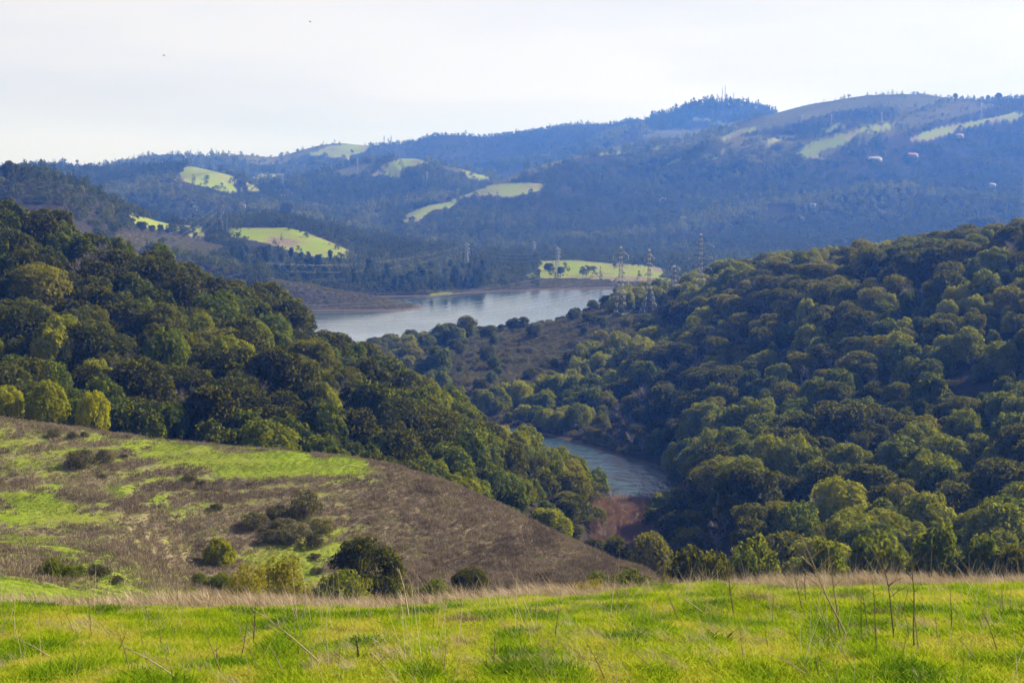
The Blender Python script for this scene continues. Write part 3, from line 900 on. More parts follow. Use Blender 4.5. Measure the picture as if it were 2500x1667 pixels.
def crown_arrays(rng, lobes, leaves, leaf, core=.62, up=0.0, droop=0.0):
    """lobes: (n,6) centre xyz, radii xyz. Leaf quads on and just under each lobe's skin, a small dark core inside."""
    Vs, Fs, off = [], [], 0
    iv, ifc = ico()
    vol = np.prod(lobes[:, 3:], axis=1) ** (2 / 3)
    cnt = np.maximum(6, (leaves * vol / vol.sum()).astype(int))
    for L, n in zip(lobes, cnt):
        c, r = L[:3], L[3:]
        cv = iv * (1 + .25 * (rng.random((12, 1)) - .5)) * r * core + c
        f = np.concatenate([ifc, ifc[:, 2:3]], 1)
        Vs.append(cv); Fs.append(f + off); off += 12
        d = rng.normal(size=(n, 3))
        d /= np.linalg.norm(d, axis=1)[:, None]
        d[:, 2] = np.where((d[:, 2] < -.3) & (rng.random(n) < .6), -d[:, 2], d[:, 2])
        rad = (.72 + .34 * rng.random((n, 1)) ** .7)
        p = c + d * r * rad
        nrm = d * 1.2 + rng.normal(size=(n, 3)) * .55
        nrm[:, 2] += up
        nrm /= np.linalg.norm(nrm, axis=1)[:, None]
        a = np.cross(nrm, rng.normal(size=(n, 3)))
        a /= np.linalg.norm(a, axis=1)[:, None]
        b = np.cross(nrm, a)
        sz = leaf * (.6 + .8 * rng.random((n, 1)))
        w = sz * .55
        tip = p + a * sz
        base = p - a * sz
        q = np.stack([base, p + b * w - a * sz * .1, tip, p - b * w + a * sz * .1], 1).reshape(-1, 3)
        Vs.append(q)
        Fs.append(np.arange(n * 4).reshape(-1, 4) + off)
        off += n * 4
    return np.concatenate(Vs), np.concatenate(Fs)

def lobes_round(rng, n, h=1.0, flat=.0, rmin=.26, rmax=.44, base=.05):
    """broad rounded oak-like crown: lobes over a dome"""
    out = []
    for i in range(n):
        az = rng.random() * 2 * math.pi
        t = rng.random() ** .8
        el = math.asin(t) if rng.random() < .74 else -.15 - .4 * rng.random()
        rr = (.62 + .12 * rng.random()) * (.86 if el < 0 else 1)
        c = np.array([math.cos(az) * math.cos(el) * rr, math.sin(az) * math.cos(el) * rr, base + h * .5 + math.sin(el) * rr * h])
        r = rmin + (rmax - rmin) * rng.random()
        out.append([*c, r * (1 + .2 * rng.random()), r * (1 + .2 * rng.random()), r * (.75 + .2 * rng.random()) * (1 - flat)])
    out.append([0, 0, base + h * .55, .62, .62, .55 * h])
    return np.array(out)
def lobes_tuft(rng, n, h=1.6):
    """bay-like crown: upright pointed sprays on a tapering dome"""
    out = []
    for i in range(n):
        t = rng.random() ** .85
        az = rng.random() * 2 * math.pi
        rr = (1 - t ** 2.6) ** .6 * .74 * (.72 + .36 * rng.random()) + .03
        r = (.16 + .18 * rng.random()) * (1.12 - .38 * t)
        out.append([math.cos(az) * rr, math.sin(az) * rr, .28 + t * h * .9, r * .95, r * .95, r * (1.25 + .5 * rng.random())])
    out.append([0, 0, h * .5, .5, .5, .45 * h])
    return np.array(out)
def lobes_cone(rng, n, h=2.6):
    out = []
    for i in range(n):
        t = (i + rng.random()) / n
        az = i * 2.4 + rng.random()
        rr = (1 - t) * .8 * (.6 + .5 * rng.random())
        r = .16 + .16 * (1 - t)
        out.append([math.cos(az) * rr, math.sin(az) * rr, .5 + t * h * .92, r * 1.2, r * 1.2, r * .7])
    out.append([0, 0, h * .45, .36, .36, .38 * h])
    return np.array(out)
def lobes_pine(rng, n, h=3.0):
    """tall pine: bare lower trunk, irregular plates of foliage"""
    out = []
    for i in range(n):
        t = .25 + .75 * (i + rng.random()) / n
        az = rng.random() * 6.28
        rr = (.75 - .55 * abs(t - .55)) * .75 * rng.random() ** .5
        r = .22 + .14 * rng.random()
        out.append([math.cos(az) * rr, math.sin(az) * rr, t * h, r * 1.25, r * 1.25, r * .6])
    return np.array(out)

def tube_arrays(pts, rads, sides=6):
    pts = np.asarray(pts, float)
    V, Fc = [], []
    for i, p in enumerate(pts):
        d = pts[min(i + 1, len(pts) - 1)] - pts[max(i - 1, 0)]
        d /= np.linalg.norm(d) + 1e-9
        a = np.cross(d, (0.3, .9, .2)); a /= np.linalg.norm(a)
        b = np.cross(d, a)
        ang = np.arange(sides) * 2 * math.pi / sides
        V.append(p + rads[i] * (np.cos(ang)[:, None] * a + np.sin(ang)[:, None] * b))
    for i in range(len(pts) - 1):
        for k in range(sides):
            k2 = (k + 1) % sides
            Fc.append((i * sides + k, i * sides + k2, (i + 1) * sides + k2, (i + 1) * sides + k))
    return np.concatenate(V), np.array(Fc)
def join(parts):
    Vs, Fs, off = [], [], 0
    for v, f in parts:
        Vs.append(v); Fs.append(f + off); off += len(v)
    return np.concatenate(Vs), np.concatenate(Fs)
def trunk_arrays(rng, lobes, h0=.9, r0=.085, nlimb=6):
    parts = [tube_arrays([(0, 0, -.35), (.02, .01, h0 * .3), (.03 * rng.normal(), .03 * rng.normal(), h0 * .7)], [r0 * 1.3, r0, r0 * .8])]
    idx = rng.permutation(len(lobes) - 1)[:nlimb] if len(lobes) > 1 else []
    for i in idx:
        c = lobes[i, :3]
        parts.append(tube_arrays([(0, 0, h0 * .45), (c[0] * .4, c[1] * .4, h0 * .5 + c[2] * .2), c * .93], [r0 * .6, r0 * .4, r0 * .12], 5))
    return join(parts)

PROTO = {}      # kind -> list of dict(crown=mesh, trunk=mesh, both=mesh)
def add_proto(kind, seed, lobes, leaves, leaf, leafmat, barkmat, h0=.9, r0=.07, nlimb=6, **kw):
    rng = np.random.default_rng(seed)
    cv, cf = crown_arrays(rng, lobes, leaves, leaf, **kw)
    tv, tf = trunk_arrays(rng, lobes, h0, r0, nlimb)
    crown = mesh_np(kind + '_crown', cv, cf, leafmat)
    trunk = mesh_np(kind + '_trunk', tv, tf, barkmat)
    bv, bf = join([(cv, cf), (tv, tf)])
    both = mesh_np(kind, bv, bf, [leafmat, barkmat], np.r_[np.zeros(len(cf), int), np.ones(len(tf), int)])
    PROTO.setdefault(kind, []).append(dict(crown=crown, trunk=trunk, both=both))

for k in range(5):
    g = np.random.default_rng(100 + k)
    add_proto('oak', 200 + k, lobes_round(g, 30 + 3 * k, 1.0 + .12 * (k % 3), .1, .2, .36), 5600, .055, M['oak'], M['bark'])
for k in range(2):
    g = np.random.default_rng(115 + k)
    add_proto('roundoak', 215 + k, lobes_round(g, 85, 1.0, .1, .13, .26), 17000, .028, M['oak'], M['bark'])
for k in range(5):
    g = np.random.default_rng(120 + k)
    add_proto('bay', 220 + k, lobes_tuft(g, 44 + 4 * k, 1.05 + .17 * (k % 3)), 5600, .058, M['bay'], M['bark'], up=.2)
for k in range(3):
    g = np.random.default_rng(140 + k)
    add_proto('pine', 240 + k, lobes_pine(g, 22, 2.6 + .3 * k), 1500, .12, M['pine'], M['bark'], h0=3.2, r0=.06, nlimb=8, core=.4)
for k in range(2):
    g = np.random.default_rng(150 + k)
    add_proto('conifer', 250 + k, lobes_cone(g, 40, 2.5 + .4 * k), 2400, .08, M['pine'], M['bark'], h0=2.0)
for k in range(3):
    g = np.random.default_rng(160 + k)
    add_proto('bush', 260 + k, lobes_round(g, 18, .62, .1, .22, .42, .0), 2600, .05, M['brush'], M['bark'], h0=.4, r0=.03)
for k in range(2):
    g = np.random.default_rng(165 + k)
    add_proto('greenbush', 266 + k, lobes_round(g, 20, .75, .0, .2, .36, .0), 3200, .05, M['bay'], M['bark'], h0=.4, r0=.03)

for k in range(2):
    g = np.random.default_rng(168 + k)
    add_proto('yellow', 268 + k, lobes_tuft(g, 30, .8), 2400, .045, M['yellow'], M['bark'], h0=.4, r0=.03, core=.35)
# leafless trees: real branching twigs
def twig_tree(seed, h=2.0, spread=.8, stems=1, levels=4, r0=.03):
    rng = np.random.default_rng(seed)
    parts = []
    def grow(p, d, L, r, lev):
        n = 3
        pts = [p]
        for i in range(n):
            d = d + rng.normal(size=3) * .12
            d[2] += .05
            d /= np.linalg.norm(d)
            pts.append(pts[-1] + d * L / n)
        parts.append(tube_arrays(pts, [r, r * .85, r * .7, r * .5], 4 if lev < 3 else 3))
        if lev >= levels:
            return
        for j in range(4 if lev > 0 else 5):
            t = rng.integers(1, n + 1)
            dd = d + rng.normal(size=3) * spread
            dd[2] = abs(dd[2]) * .7 + .25
            dd /= np.linalg.norm(dd)
            grow(pts[t], dd, L * .62, r * .55, lev + 1)
    for s_ in range(stems):
        a = rng.random() * 6.28
        q = 0 if stems == 1 else .25
        grow(np.array([math.cos(a) * q, math.sin(a) * q, -.05]), np.array([math.cos(a) * q * .8, math.sin(a) * q * .8, 1.0]), h * .45, r0, 0)
    return join(parts)
for k in range(2):
    v, f = twig_tree(300 + k, 2.2, .7, 1, 4, .045)
    PROTO.setdefault('bare', []).append(dict(both=mesh_np('bare', v, f, M['pale_bark'])))
for k in range(3):
    v, f = twig_tree(310 + k, 1.7, .45, 6, 3, .028)
    PROTO.setdefault('willow', []).append(dict(both=mesh_np('willow', v, f, M['russet'])))

# small, cheap trees for the far woods
FAR = []
for k in range(7):
    g = np.random.default_rng(400 + k)
    if k < 4:
        lb = lobes_round(g, 9 + k, 1.0, .0, .3, .5, .1)
        v, f = crown_arrays(g, lb, 210, .15, .8)
    elif k < 6:
        lb = lobes_tuft(g, 13, 1.9)
        v, f = crown_arrays(g, lb, 150, .15, .8)
    else:
        lb = lobes_cone(g, 12, 3.2)
        v, f = crown_arrays(g, lb, 130, .15, .8)
    FAR.append(mesh_np('far_tree', v, f, M['far_leaf']))

# ------------------------------------------------------------------ where trees stand
def occl(x, y):
    """tangent of the bare-land skyline in front of the point"""
    s = x / y
    i = np.clip(np.searchsorted(hz_s, s), 0, len(hz_s) - 1)
    j = np.clip(np.searchsorted(hz_Y, y) - 2, 0, len(hz_Y) - 1)
    return hz_T[j, i]

def jitter_grid(smin, smax, Y0, Y1, step, rng):
    """points over the wedge of land between two distances, one per step x step cell"""
    xs = np.arange(smin * Y1, smax * Y1, step)
    ys = np.arange(Y0, Y1, step)
    X, Y = np.meshgrid(xs, ys)
    X = X + (np.arange(len(ys)) % 2)[:, None] * step * .5
    x = (X + (rng.random(X.shape) - .5) * step * .85).ravel()
    y = (Y + (rng.random(X.shape) - .5) * step * .85).ravel()
    k = (x / y > smin) & (x / y < smax)
    return x[k], y[k]

rng = np.random.default_rng(7)
TREES = []      # dict rows: kind, x, y, z, r (crown radius), rot, tint, px, py, zone
def plant(kind, x, y, z, r, tint, zone, hs=1.0, prot=None, label=None, force=False):
    TREES.append(dict(kind=kind, x=x, y=y, z=z, r=r, tint=tint, zone=zone, hs=hs, rot=rng.random() * 6.28, ax=1.0 if force else .84 + .34 * rng.random(), tl=(0, 0) if force else tuple(.09 * rng.normal(size=2)), prot=prot, label=label, force=force))

HT = {'oak': 1.65, 'roundoak': 1.65, 'bay': 1.75, 'pine': 3.0, 'conifer': 2.9, 'bush': 1.0, 'greenbush': 1.2, 'yellow': 1.15, 'bare': 1.9, 'willow': 1.5}

# the two near wooded hillsides
def near_woods():
    for sheet, Y0, Y1, step in (('left_ridge', 300, 640, 7.6), ('right_slope', 240, 1160, 9.0)):
        x, y = jitter_grid(-.42, .44, Y0, Y1, step, rng)
        z, sid = land(x, y, True)
        sel = (sid == SID[sheet]) & (z > 1.0)
        x, y, z, sid = x[sel], y[sel], z[sel], sid[sel]
        op = open_ground(x, y, z, sid)
        px, py = project(x, y, z)
        zone = 0 if sheet == 'left_ridge' else 1
        kindn = fbm(x / 38, y / 38, 201, 3)
        hue = fbm(x / 70, y / 70, 211, 3)
        for i in range(len(x)):
            vis = (z[i] + 22 - CAM_H) / y[i] > occl(x[i:i+1], y[i:i+1])[0]
            if not vis:
                continue
            if op[i] == 1:
                continue
            if op[i] == 3 and rng.random() < .75:
                if rng.random() < .5:
                    plant('bush', x[i], y[i], z[i], 1.5 + rng.random(), .1 + .2 * rng.random(), zone)
                continue
            if 1476 < px[i] < 1605 and 395 < y[i] < 520:
                continue
            lowend = zone == 0 and px[i] > 1110
            u = rng.random()
            if op[i] == 2:
                if zone == 0:
                    if u < .35:
                        plant('bush', x[i], y[i], z[i], 1.6 + 1.4 * rng.random(), .35 + .5 * rng.random(), zone)
                    continue
                if u < (.16 if y[i] > 900 and px[i] > 1160 else .06):
                    plant('oak', x[i], y[i], z[i], 2.4 + 3.2 * rng.random(), .2 + .35 * rng.random(), zone)
                elif u < .40 and y[i] > 600:
                    plant('bush', x[i], y[i], z[i], 1.9 + 1.6 * rng.random(), .15 + .5 * rng.random(), zone)
                elif u < .46:
                    plant('bay', x[i], y[i], z[i], 2 + 2.4 * rng.random(), .2 + .3 * rng.random(), zone)
                continue
            kk = kindn[i] + .22 * (u - .5)
            t = (.12 if zone == 0 else .28) + 1.0 * (hue[i] - .25) + .55 * (rng.random() - .35) - (.12 if zone == 0 else 0)
            shore = z[i] < 4
            if kk > (.47 if zone else .49):
                r = 3.0 + 4.6 * rng.random() ** 1.7
                plant('bay', x[i], y[i], z[i], r * (.85 if shore or lowend else 1), t, zone, .9 + .35 * rng.random())
            elif kk < .33 and u < .3:
                plant('bare', x[i], y[i], z[i], 3.2 + 1.5 * rng.random(), .5, zone)
            else:
                r = 3.2 + 5.2 * rng.random() ** 1.5
                plant('oak', x[i], y[i], z[i], r * (.82 if shore or lowend else 1), t, zone, .85 + .3 * rng.random())
near_woods()

def at(kind, px, py, wpx, tint, zone, hs=1.0, prot=None, label=None, force=True, Ymin=60, sink=0.0):
    x, y, z = hit(px, py, Ymin)
    r = wpx / F * y / 2
    plant(kind, float(x), float(y), float(z) - sink, r / 1.02, tint, zone, hs, prot, label, force)

# the trees and bushes of the near hill, one by one
at('roundoak', 898, 1466, 222, .2, 2, 1.2, 0, 'big dark round oak standing at the foot of the bare brown hill', sink=1.2)
at('roundoak', 1148, 1468, 112, .28, 2, 1.15, 1, 'smaller dark round oak beside the big oak below the brown hill')
at('bay', 535, 1376, 90, .8, 2, .98, 2, 'lone cone-shaped yellow-green tree in the fold of the grassy hill', sink=.5)
for (kd, px, py, w, t, hs, pr, lb) in [
    ('bush', 622, 1290, 66, .35, 1.0, 0, 'dark bush on the upper edge of the thicket above the green hollow'),
    ('bush', 672, 1268, 56, .15, 1.0, 1, 'grey-brown bush between two olive bushes of the hillside thicket'),
    ('bush', 742, 1268, 92, .55, 1.1, 2, 'largest olive bush topping the thicket on the hillside'),
    ('bush', 690, 1300, 60, .45, 1.0, 0, 'round bush in the middle of the hillside thicket'),
    ('bush', 665, 1326, 56, .3, .95, 2, 'low dark bush at the bottom edge of the hillside thicket'),
    ('bush', 718, 1326, 76, .45, 1.0, 1, 'wide bush at the bottom of the thicket above bright grass'),
    ('bush', 785, 1300, 60, .65, .95, 0, 'olive bush at the thicket end nearest the big oak'),
    ('bush', 766, 1334, 48, .1, 1.0, 2, 'grey twiggy bush beside the big oak'),
    ('bush', 768, 1366, 32, .1, .8, 0, 'small grey bush alone in the green hollow'),
    ('bush', 775, 1400, 34, .1, .7, 1, 'small grey bush at the lower end of the green hollow'),
    ('bush', 195, 1140, 74, .3, .9, 1, 'wide dark bush high on the grassy hill'),
    ('bush', 258, 1128, 48, .5, 1.0, 2, 'upright olive bush beside a wide dark bush high on the hill'),
    ('bush', 132, 1068, 36, .4, 1.0, 0, 'pale bush on the crest of the grassy hill'),
    ('bush', 178, 1072, 26, .1, 1.1, 1, 'dark twiggy bush on the crest of the grassy hill'),
    ('bush', 208, 1068, 22, .3, 1.0, 2, 'smallest bush of the row on the hill crest'),
    ('bush', 466, 1172, 34, .6, .9, 0, 'small green bush alone in the middle of the hillside'),
    ('bush', 490, 1186, 24, .1, .9, 1, 'small brown shrub just below a green bush on the hillside'),
    ('bush', 527, 1244, 34, .05, .7, 2, 'low brown shrub on the hillside above the cone-shaped tree'),
    ('bush', 250, 1168, 22, .05, .8, 1, 'little brown shrub below the two dark hill bushes'),
    ('bush', 302, 1118, 20, .05, .8, 1, 'tiny grey shrub beside the upright olive bush')]:
    at(kd, px, py, w * 1.2, t, 2, hs * 1.25, pr, lb)
for (kd, px, py, w, t, hs, pr, lb) in [
    ('greenbush', 128, 1412, 66, .45, 1.0, 0, 'dark green bush with yellow edges in the dip of the near slope'),
    ('greenbush', 176, 1416, 66, .5, .85, 1, 'green bush leaning against its darker neighbour in the slope dip'),
    ('bush', 240, 1412, 62, .1, .9, 1, 'reddish brown bush beside the two green bushes in the dip'),
    ('bush', 285, 1424, 40, .1, .7, 2, 'low brown shrub at the end of the row in the slope dip'),
    ('greenbush', 488, 1430, 46, .4, .9, 0, 'green shrub at the head of the gully thicket'),
    ('greenbush', 535, 1436, 66, .55, .8, 1, 'low green shrub in the gully beside the yellow willow'),
    ('greenbush', 462, 1452, 40, .7, .7, 0, 'small light green shrub on the lip of the gully'),
    ('greenbush', 985, 1482, 84, .35, .95, 1, 'grey-green bush in the gully below the big oak'),
    ('greenbush', 1062, 1482, 90, .42, 1.0, 0, 'green bush in the gully between the two dark oaks'),
    ('greenbush', 1110, 1484, 70, .3, .8, 1, 'low green bush at the foot of the smaller dark oak'),
    ('greenbush', 845, 1505, 155, .58, .95, 0, 'broad glossy green bush behind the meadow edge in front of the big oak')]:
    at(kd, px, py, w * 1.12, t, 2, hs * 1.3, pr, lb)
at('yellow', 612, 1488, 118, .5, 2, 1.65, 0, 'taller yellow-leaved bush at the gully head beside its wider twin')
at('yellow', 700, 1500, 172, .45, 2, 1.35, 1, 'wide yellow-leaved bush filling the gully before the big oak')
# gully trees hidden behind the meadow brow: they stand on the land seen over it
def gully(kind, px, top, wpx, Y, tint, hs, prot, label, hmul=1.0):
    s, t = ray(px, 1450)
    x = s * Y
    z = float(land(np.array([x]), np.array([Y]))[0])
    ztop = CAM_H + ray(px, top)[1] * Y
    r = wpx / F * Y / 2
    hs = max(.35, (ztop - z) / (HT[kind] * r))
    if hs > 1.7:
        z = ztop - 1.7 * HT[kind] * r; hs = 1.7
    plant(kind, x, Y, z, r, tint, 2, hs, prot, label, True)
gully('greenbush', 1455, 1388, 62, 215, .5, 1, 0, 'green bush at the foot of the bare hill behind the meadow edge')
gully('greenbush', 1540, 1382, 120, 205, .25, 1, 1, 'dark bush behind the meadow edge beside a bright yellow-green one')
gully('yellow', 1440, 1418, 105, 120, .75, 1, 0, 'bright yellow-green bush peeping over the meadow brow')
gully('oak', 1700, 1338, 210, 215, .35, 1, 2, 'wide low dark oak directly behind the meadow edge')
gully('bay', 1835, 1290, 170, 230, .5, 1, 1, 'bright green many-tipped tree rising behind the meadow edge')
gully('bay', 2010, 1290, 150, 225, .4, 1, 3, 'green tree with fine twigs behind the tallest dry stalk')
gully('bay', 2130, 1255, 210, 235, .55, 1, 0, 'broad yellow-green tree crown behind the meadow edge')
gully('bay', 2290, 1275, 170, 230, .42, 1, 2, 'dense light green tree behind the meadow beside a broad crown')
gully('bay', 2400, 1290, 130, 228, .5, 1, 4, 'rounded green tree near the end of the row behind the meadow')
gully('oak', 2480, 1310, 110, 225, .5, 1, 0, 'last green oak of the row behind the meadow edge')
gully('oak', 1590, 1290, 130, 330, .8, 1, 4, 'bright green round oak standing out before the russet willow thicket')
gully('oak', 1650, 1250, 110, 415, .3, 1, 2, 'dark oak closing the thicket against the wooded slope')
gully('bay', 1560, 1322, 80, 360, .5, 1, 1, 'green tree in front of the thicket beside the bright oak')
gully('oak', 1500, 1300, 70, 330, .3, 1, 1, 'small dark oak beside the bright oak before the willow thicket')

# notable trees in the left woods
at('bay', 135, 905, 120, .95, 0, 1.35, 0, 'tallest bright green cone-shaped tree on the dark wooded ridge', Ymin=330)
at('bay', 235, 960, 120, .85, 0, .95, 3, 'bushy bright tree below the tallest tree of the wooded ridge', Ymin=330)
at('bay', 560, 935, 140, .75, 0, 1.0, 2, 'broad bright green tree standing clear on the dark ridge slope', Ymin=330)
at('bay', 778, 1030, 118, .7, 0, 1.05, 4, 'rounded green tree lit along its top above the brown hill', Ymin=330)
at('oak', 95, 780, 170, .75, 0, 1.0, 2, 'broad pale green oak high on the wooded ridge', Ymin=330)
at('oak', 385, 740, 150, .35, 0, 1.1, 0, 'dark olive oak on the skyline of the wooded ridge', Ymin=330)
at('bay', 230, 1060, 90, 1.05, 0, 1.5, 1, 'tall yellow-lit tree at the grassy hill crest', Ymin=295)
at('bay', 120, 1050, 110, .8, 0, 1.2, 2, 'olive tree in the row behind the grassy hill crest', Ymin=295)
at('bay', 20, 1040, 90, .9, 0, 1.2, 4, 'tree with yellow edge at the end of the crest row', Ymin=295)
# middle distance
def skyl(kind, px, base, wpx, Ymin, tint, label, hs=1.0, prot=0):
    at(kind, px, base, wpx, tint, 3, hs, prot, label, True, Ymin, .3)
skyl('oak', 2398, 588, 92, 500, .08, 'very dark round oak standing above the wooded skyline across the creek', .9, 1)
skyl('oak', 25, 440, 52, 1300, .2, 'airy dark tree on the hilltop at the far end of the middle hills', 1.3, 0)
skyl('oak', 700, 528, 48, 1800, .2, 'dark round tree standing above the bare trees behind the green terrace', 1.0, 1)
skyl('oak', 2332, 240, 14, 3000, .1, 'tall round tree on the bare skyline of the big far hill', 1.2, 0)
skyl('oak', 2412, 240, 13, 3000, .1, 'small tree left of a pair on the far skyline', 1.1, 2)
skyl('oak', 2438, 240, 20, 3000, .1, 'biggest tree of the pair on the far skyline', 1.1, 3)
skyl('oak', 2294, 249, 8, 3000, .1, 'tiny round tree alone on the far skyline', 1.0, 1)
skyl('oak', 1680, 800, 90, 700, .05, 'very dark round oak below the pylons', 1.0, 1)
skyl('oak', 1640, 790, 75, 700, .1, 'dark oak close against its twin below the pylons', 1.1, 3)
skyl('oak', 1755, 785, 40, 700, .1, 'small dark oak above brown brush near the pylons', 1.0, 0)
skyl('oak', 1172, 955, 44, 700, .1, 'dark round oak alone in the brown brush above the creek', 1.0, 1)
skyl('bay', 1232, 950, 26, 700, .4, 'narrow upright tree in the brown brush above the creek', 1.3, 2)
skyl('oak', 1688, 645, 14, 1600, .1, 'round tree alone on the low green field', 1.0, 2)
skyl('oak', 1500, 650, 12, 1600, .1, 'small tree between bushes on the low green field', 1.2, 2)
for (px, b, w) in [(262, 470, 24), (285, 492, 26), (278, 508, 26), (318, 507, 26), (335, 515, 20), (355, 514, 30), (372, 522, 26), (385, 540, 26), (400, 540, 20), (408, 536, 28), (428, 550, 28), (420, 556, 18), (310, 525, 26), (318, 550, 28), (345, 562, 30), (372, 566, 22), (392, 564, 20), (408, 568, 16), (425, 568, 18), (455, 575, 26), (440, 545, 18)]:
    skyl('oak', px, b, w, 1500, .05 + .15 * rng.random(), 'dark round oak %s the bright green knoll, %s' % ('on the upper rim of' if b < np.interp(px, [250, 430], [480, 556]) else 'on the lower rim of' if b > 556 else 'in the middle of', 'near its top' if px < 320 else 'halfway along it' if px < 390 else 'near its foot'), 1.0, int(rng.integers(5)))
for (px, b, w) in [(806, 618, 12), (1425, 668, 26), (1445, 660, 26), (1312, 672, 22), (1340, 662, 28), (1368, 668, 24), (1522, 668, 9)]:
    skyl('bush' if px > 1400 else 'oak', px, b, w, 1600, .1, {1425: 'dark round shrub below the middle of the low green field', 1445: 'dark shrub touching a round one on the low field', 1312: 'dark shrub at the wooded end of the low green field', 1340: 'widest dark oak on the low green field', 1368: 'dark oak under the pylon of the low field', 1522: 'tiny shrub alone near the low field bank'}.get(px, '') if px > 1000 else 'small dark bush alone on the sloping green terrace', 1.0, 1)
# pines above the far shore
for i in range(95):
    px = 560 + 620 * rng.random()
    base = np.interp(px, [560, 700, 800, 950, 1180], [655, 690, 705, 728, 705]) - 70 * rng.random() ** 1.3 * np.interp(px, [560, 700, 1000, 1180], [.4, 1, .8, .5])
    x, y, z = hit(px, base, 1400)
    if z < 1:
        continue
    plant('pine', float(x), float(y), float(z), 3.6 + 1.6 * rng.random(), .15 + .5 * rng.random(), 3, .95 + .35 * rng.random(), None, None, False)

# ------------------------------------------------------------------ choose who is an object of its own
for t in TREES:
    t['px'], t['py'] = [float(v) for v in project(t['x'], t['y'], t['z'])]
    o = float(occl(np.array([t['x']]), np.array([t['y']]))[0])
    h = HT[t['kind']] * t['r'] * t['hs']
    top = (t['z'] + h - CAM_H) / t['y']
    t['vis'] = max(0, min(h / t['y'], top - o)) * (t['r'] / t['y'])
    t['infr'] = -40 < t['px'] < 2540
# hidden behind other crowns: coarse front-to-back buffer over the picture
BW, BH = 500, 334
buf = np.zeros((BH, BW), bool)
mz_s = np.array([ray(p, 1450)[0] for p in np.arange(0, 2500, 5)])
mb = np.interp(np.arange(0, 2500, 5), [0, 400, 1000, 1300, 1700, 2100, 2500], [1485, 1490, 1475, 1455, 1425, 1415, 1410])
for i in range(BW):
    buf[int(mb[i] / 5):, i] = True
for t in sorted(TREES, key=lambda t: t['y']):
    w = t['r'] * F / t['y']
    h = HT[t['kind']] * t['r'] * t['hs'] * F / t['y']
    x0, x1 = int((t['px'] - w * .8) / 5), int((t['px'] + w * .8) / 5) + 1
    # parts of the tree over the bare land in front of it
    o = float(occl(np.array([t['x']]), np.array([t['y']]))[0])
    pyo = 833.5 - F * (SINP + o * COSP) / (COSP - o * SINP)
    y0, y1 = int((t['py'] - h) / 5), int(min(t['py'], pyo) / 5) + 1
    x0, x1, y0, y1 = max(0, x0), min(BW, x1), max(0, y0), min(BH, y1)
    if x1 <= x0 or y1 <= y0:
        t['share'] = 0
        continue
    cells = buf[y0:y1, x0:x1]
    t['share'] = float((~cells).sum())
    if t['kind'] not in ('bare', 'willow'):
        yy = y0 + int((y1 - y0) * .12)
        buf[yy:y1, x0 + (x1 - x0) // 8: x1 - (x1 - x0) // 8] = True

CAT = {'oak': 'tree', 'roundoak': 'tree', 'bay': 'tree', 'pine': 'tree', 'conifer': 'tree', 'bare': 'tree', 'willow': 'tree', 'bush': 'bush', 'greenbush': 'bush', 'yellow': 'bush'}
NAME = {'oak': 'oak_tree', 'roundoak': 'oak_tree', 'bay': 'bay_tree', 'pine': 'pine_tree', 'conifer': 'conifer_tree', 'bare': 'bare_tree', 'willow': 'willow_tree', 'bush': 'bush', 'greenbush': 'bush', 'yellow': 'bush'}
def tint_word(kind, t):
    if kind in ('bare',): return 'grey leafless'
    return 'very dark' if t < .2 else 'dark olive' if t < .42 else 'mid-green' if t < .68 else 'bright yellow-green'
def pick(v, pairs):
    for lim, w in pairs:
        if v < lim:
            return w
    return pairs[-1][1]
def where(t):
    px, py, y, z = t['px'], t['py'], t['y'], t['z']
    if t['zone'] == 0:
        v = (py - np.interp(px, [0, 500, 900, 1200, 1480], [560, 715, 905, 1075, 1215])) / (np.interp(px, [0, 850, 1200, 1480], [1060, 1130, 1240, 1340]) - np.interp(px, [0, 500, 900, 1200, 1480], [560, 715, 905, 1075, 1215]))
        return pick(v, [(.12, 'skyline'), (.4, 'upper'), (.72, 'middle'), (9, 'foot')]) + ' of the near wooded ridge ' + pick(px, [
            (120, 'by its shaded high end'), (250, 'near its high end'), (400, 'above the two hillside bushes'), (540, 'above the bright hilltop grass'), (680, 'above the cone-shaped tree'), (820, 'above the hillside thicket'),
            (960, 'above the big dark oak'), (1100, 'above the smaller dark oak'), (1250, 'above the bare brown slope'), (9999, 'beside the creek inlet')])
    if t['zone'] == 1:
        a = np.interp(px, [1100, 1450, 1600, 1900, 2500], [870, 770, 715, 665, 600])
        b = np.interp(px, [1100, 1400, 1600, 1800, 2500], [1000, 1080, 1180, 1350, 1400])
        v = (py - a) / (b - a)
        return pick(v, [(.1, 'skyline'), (.34, 'upper part'), (.6, 'middle'), (.86, 'lower part'), (9, 'foot')]) + ' of the far slope ' + pick(px, [
            (1050, 'at its low point'), (1250, 'by the far creek bend'), (1420, 'over the inner creek bend'), (1550, 'below the tallest pylon'), (1640, 'below the slender pylon'), (1720, 'below the dead-end pylon'),
            (1850, 'uphill from the thicket'), (1960, 'before the first skyline rise'), (2070, 'behind the tallest stalk'), (2180, 'behind the grey stalks'), (2290, 'behind the straight stalk'), (2400, 'under the lone skyline oak'), (9999, 'near the picture edge')])
    return 'in the pine wood ' + pick(px, [(680, 'below the green terrace'), (780, 'behind the peninsula'), (880, 'behind the peninsula tip'), (980, 'over the small inlet'), (1080, 'above the far shore'), (9999, 'before the low green field')])
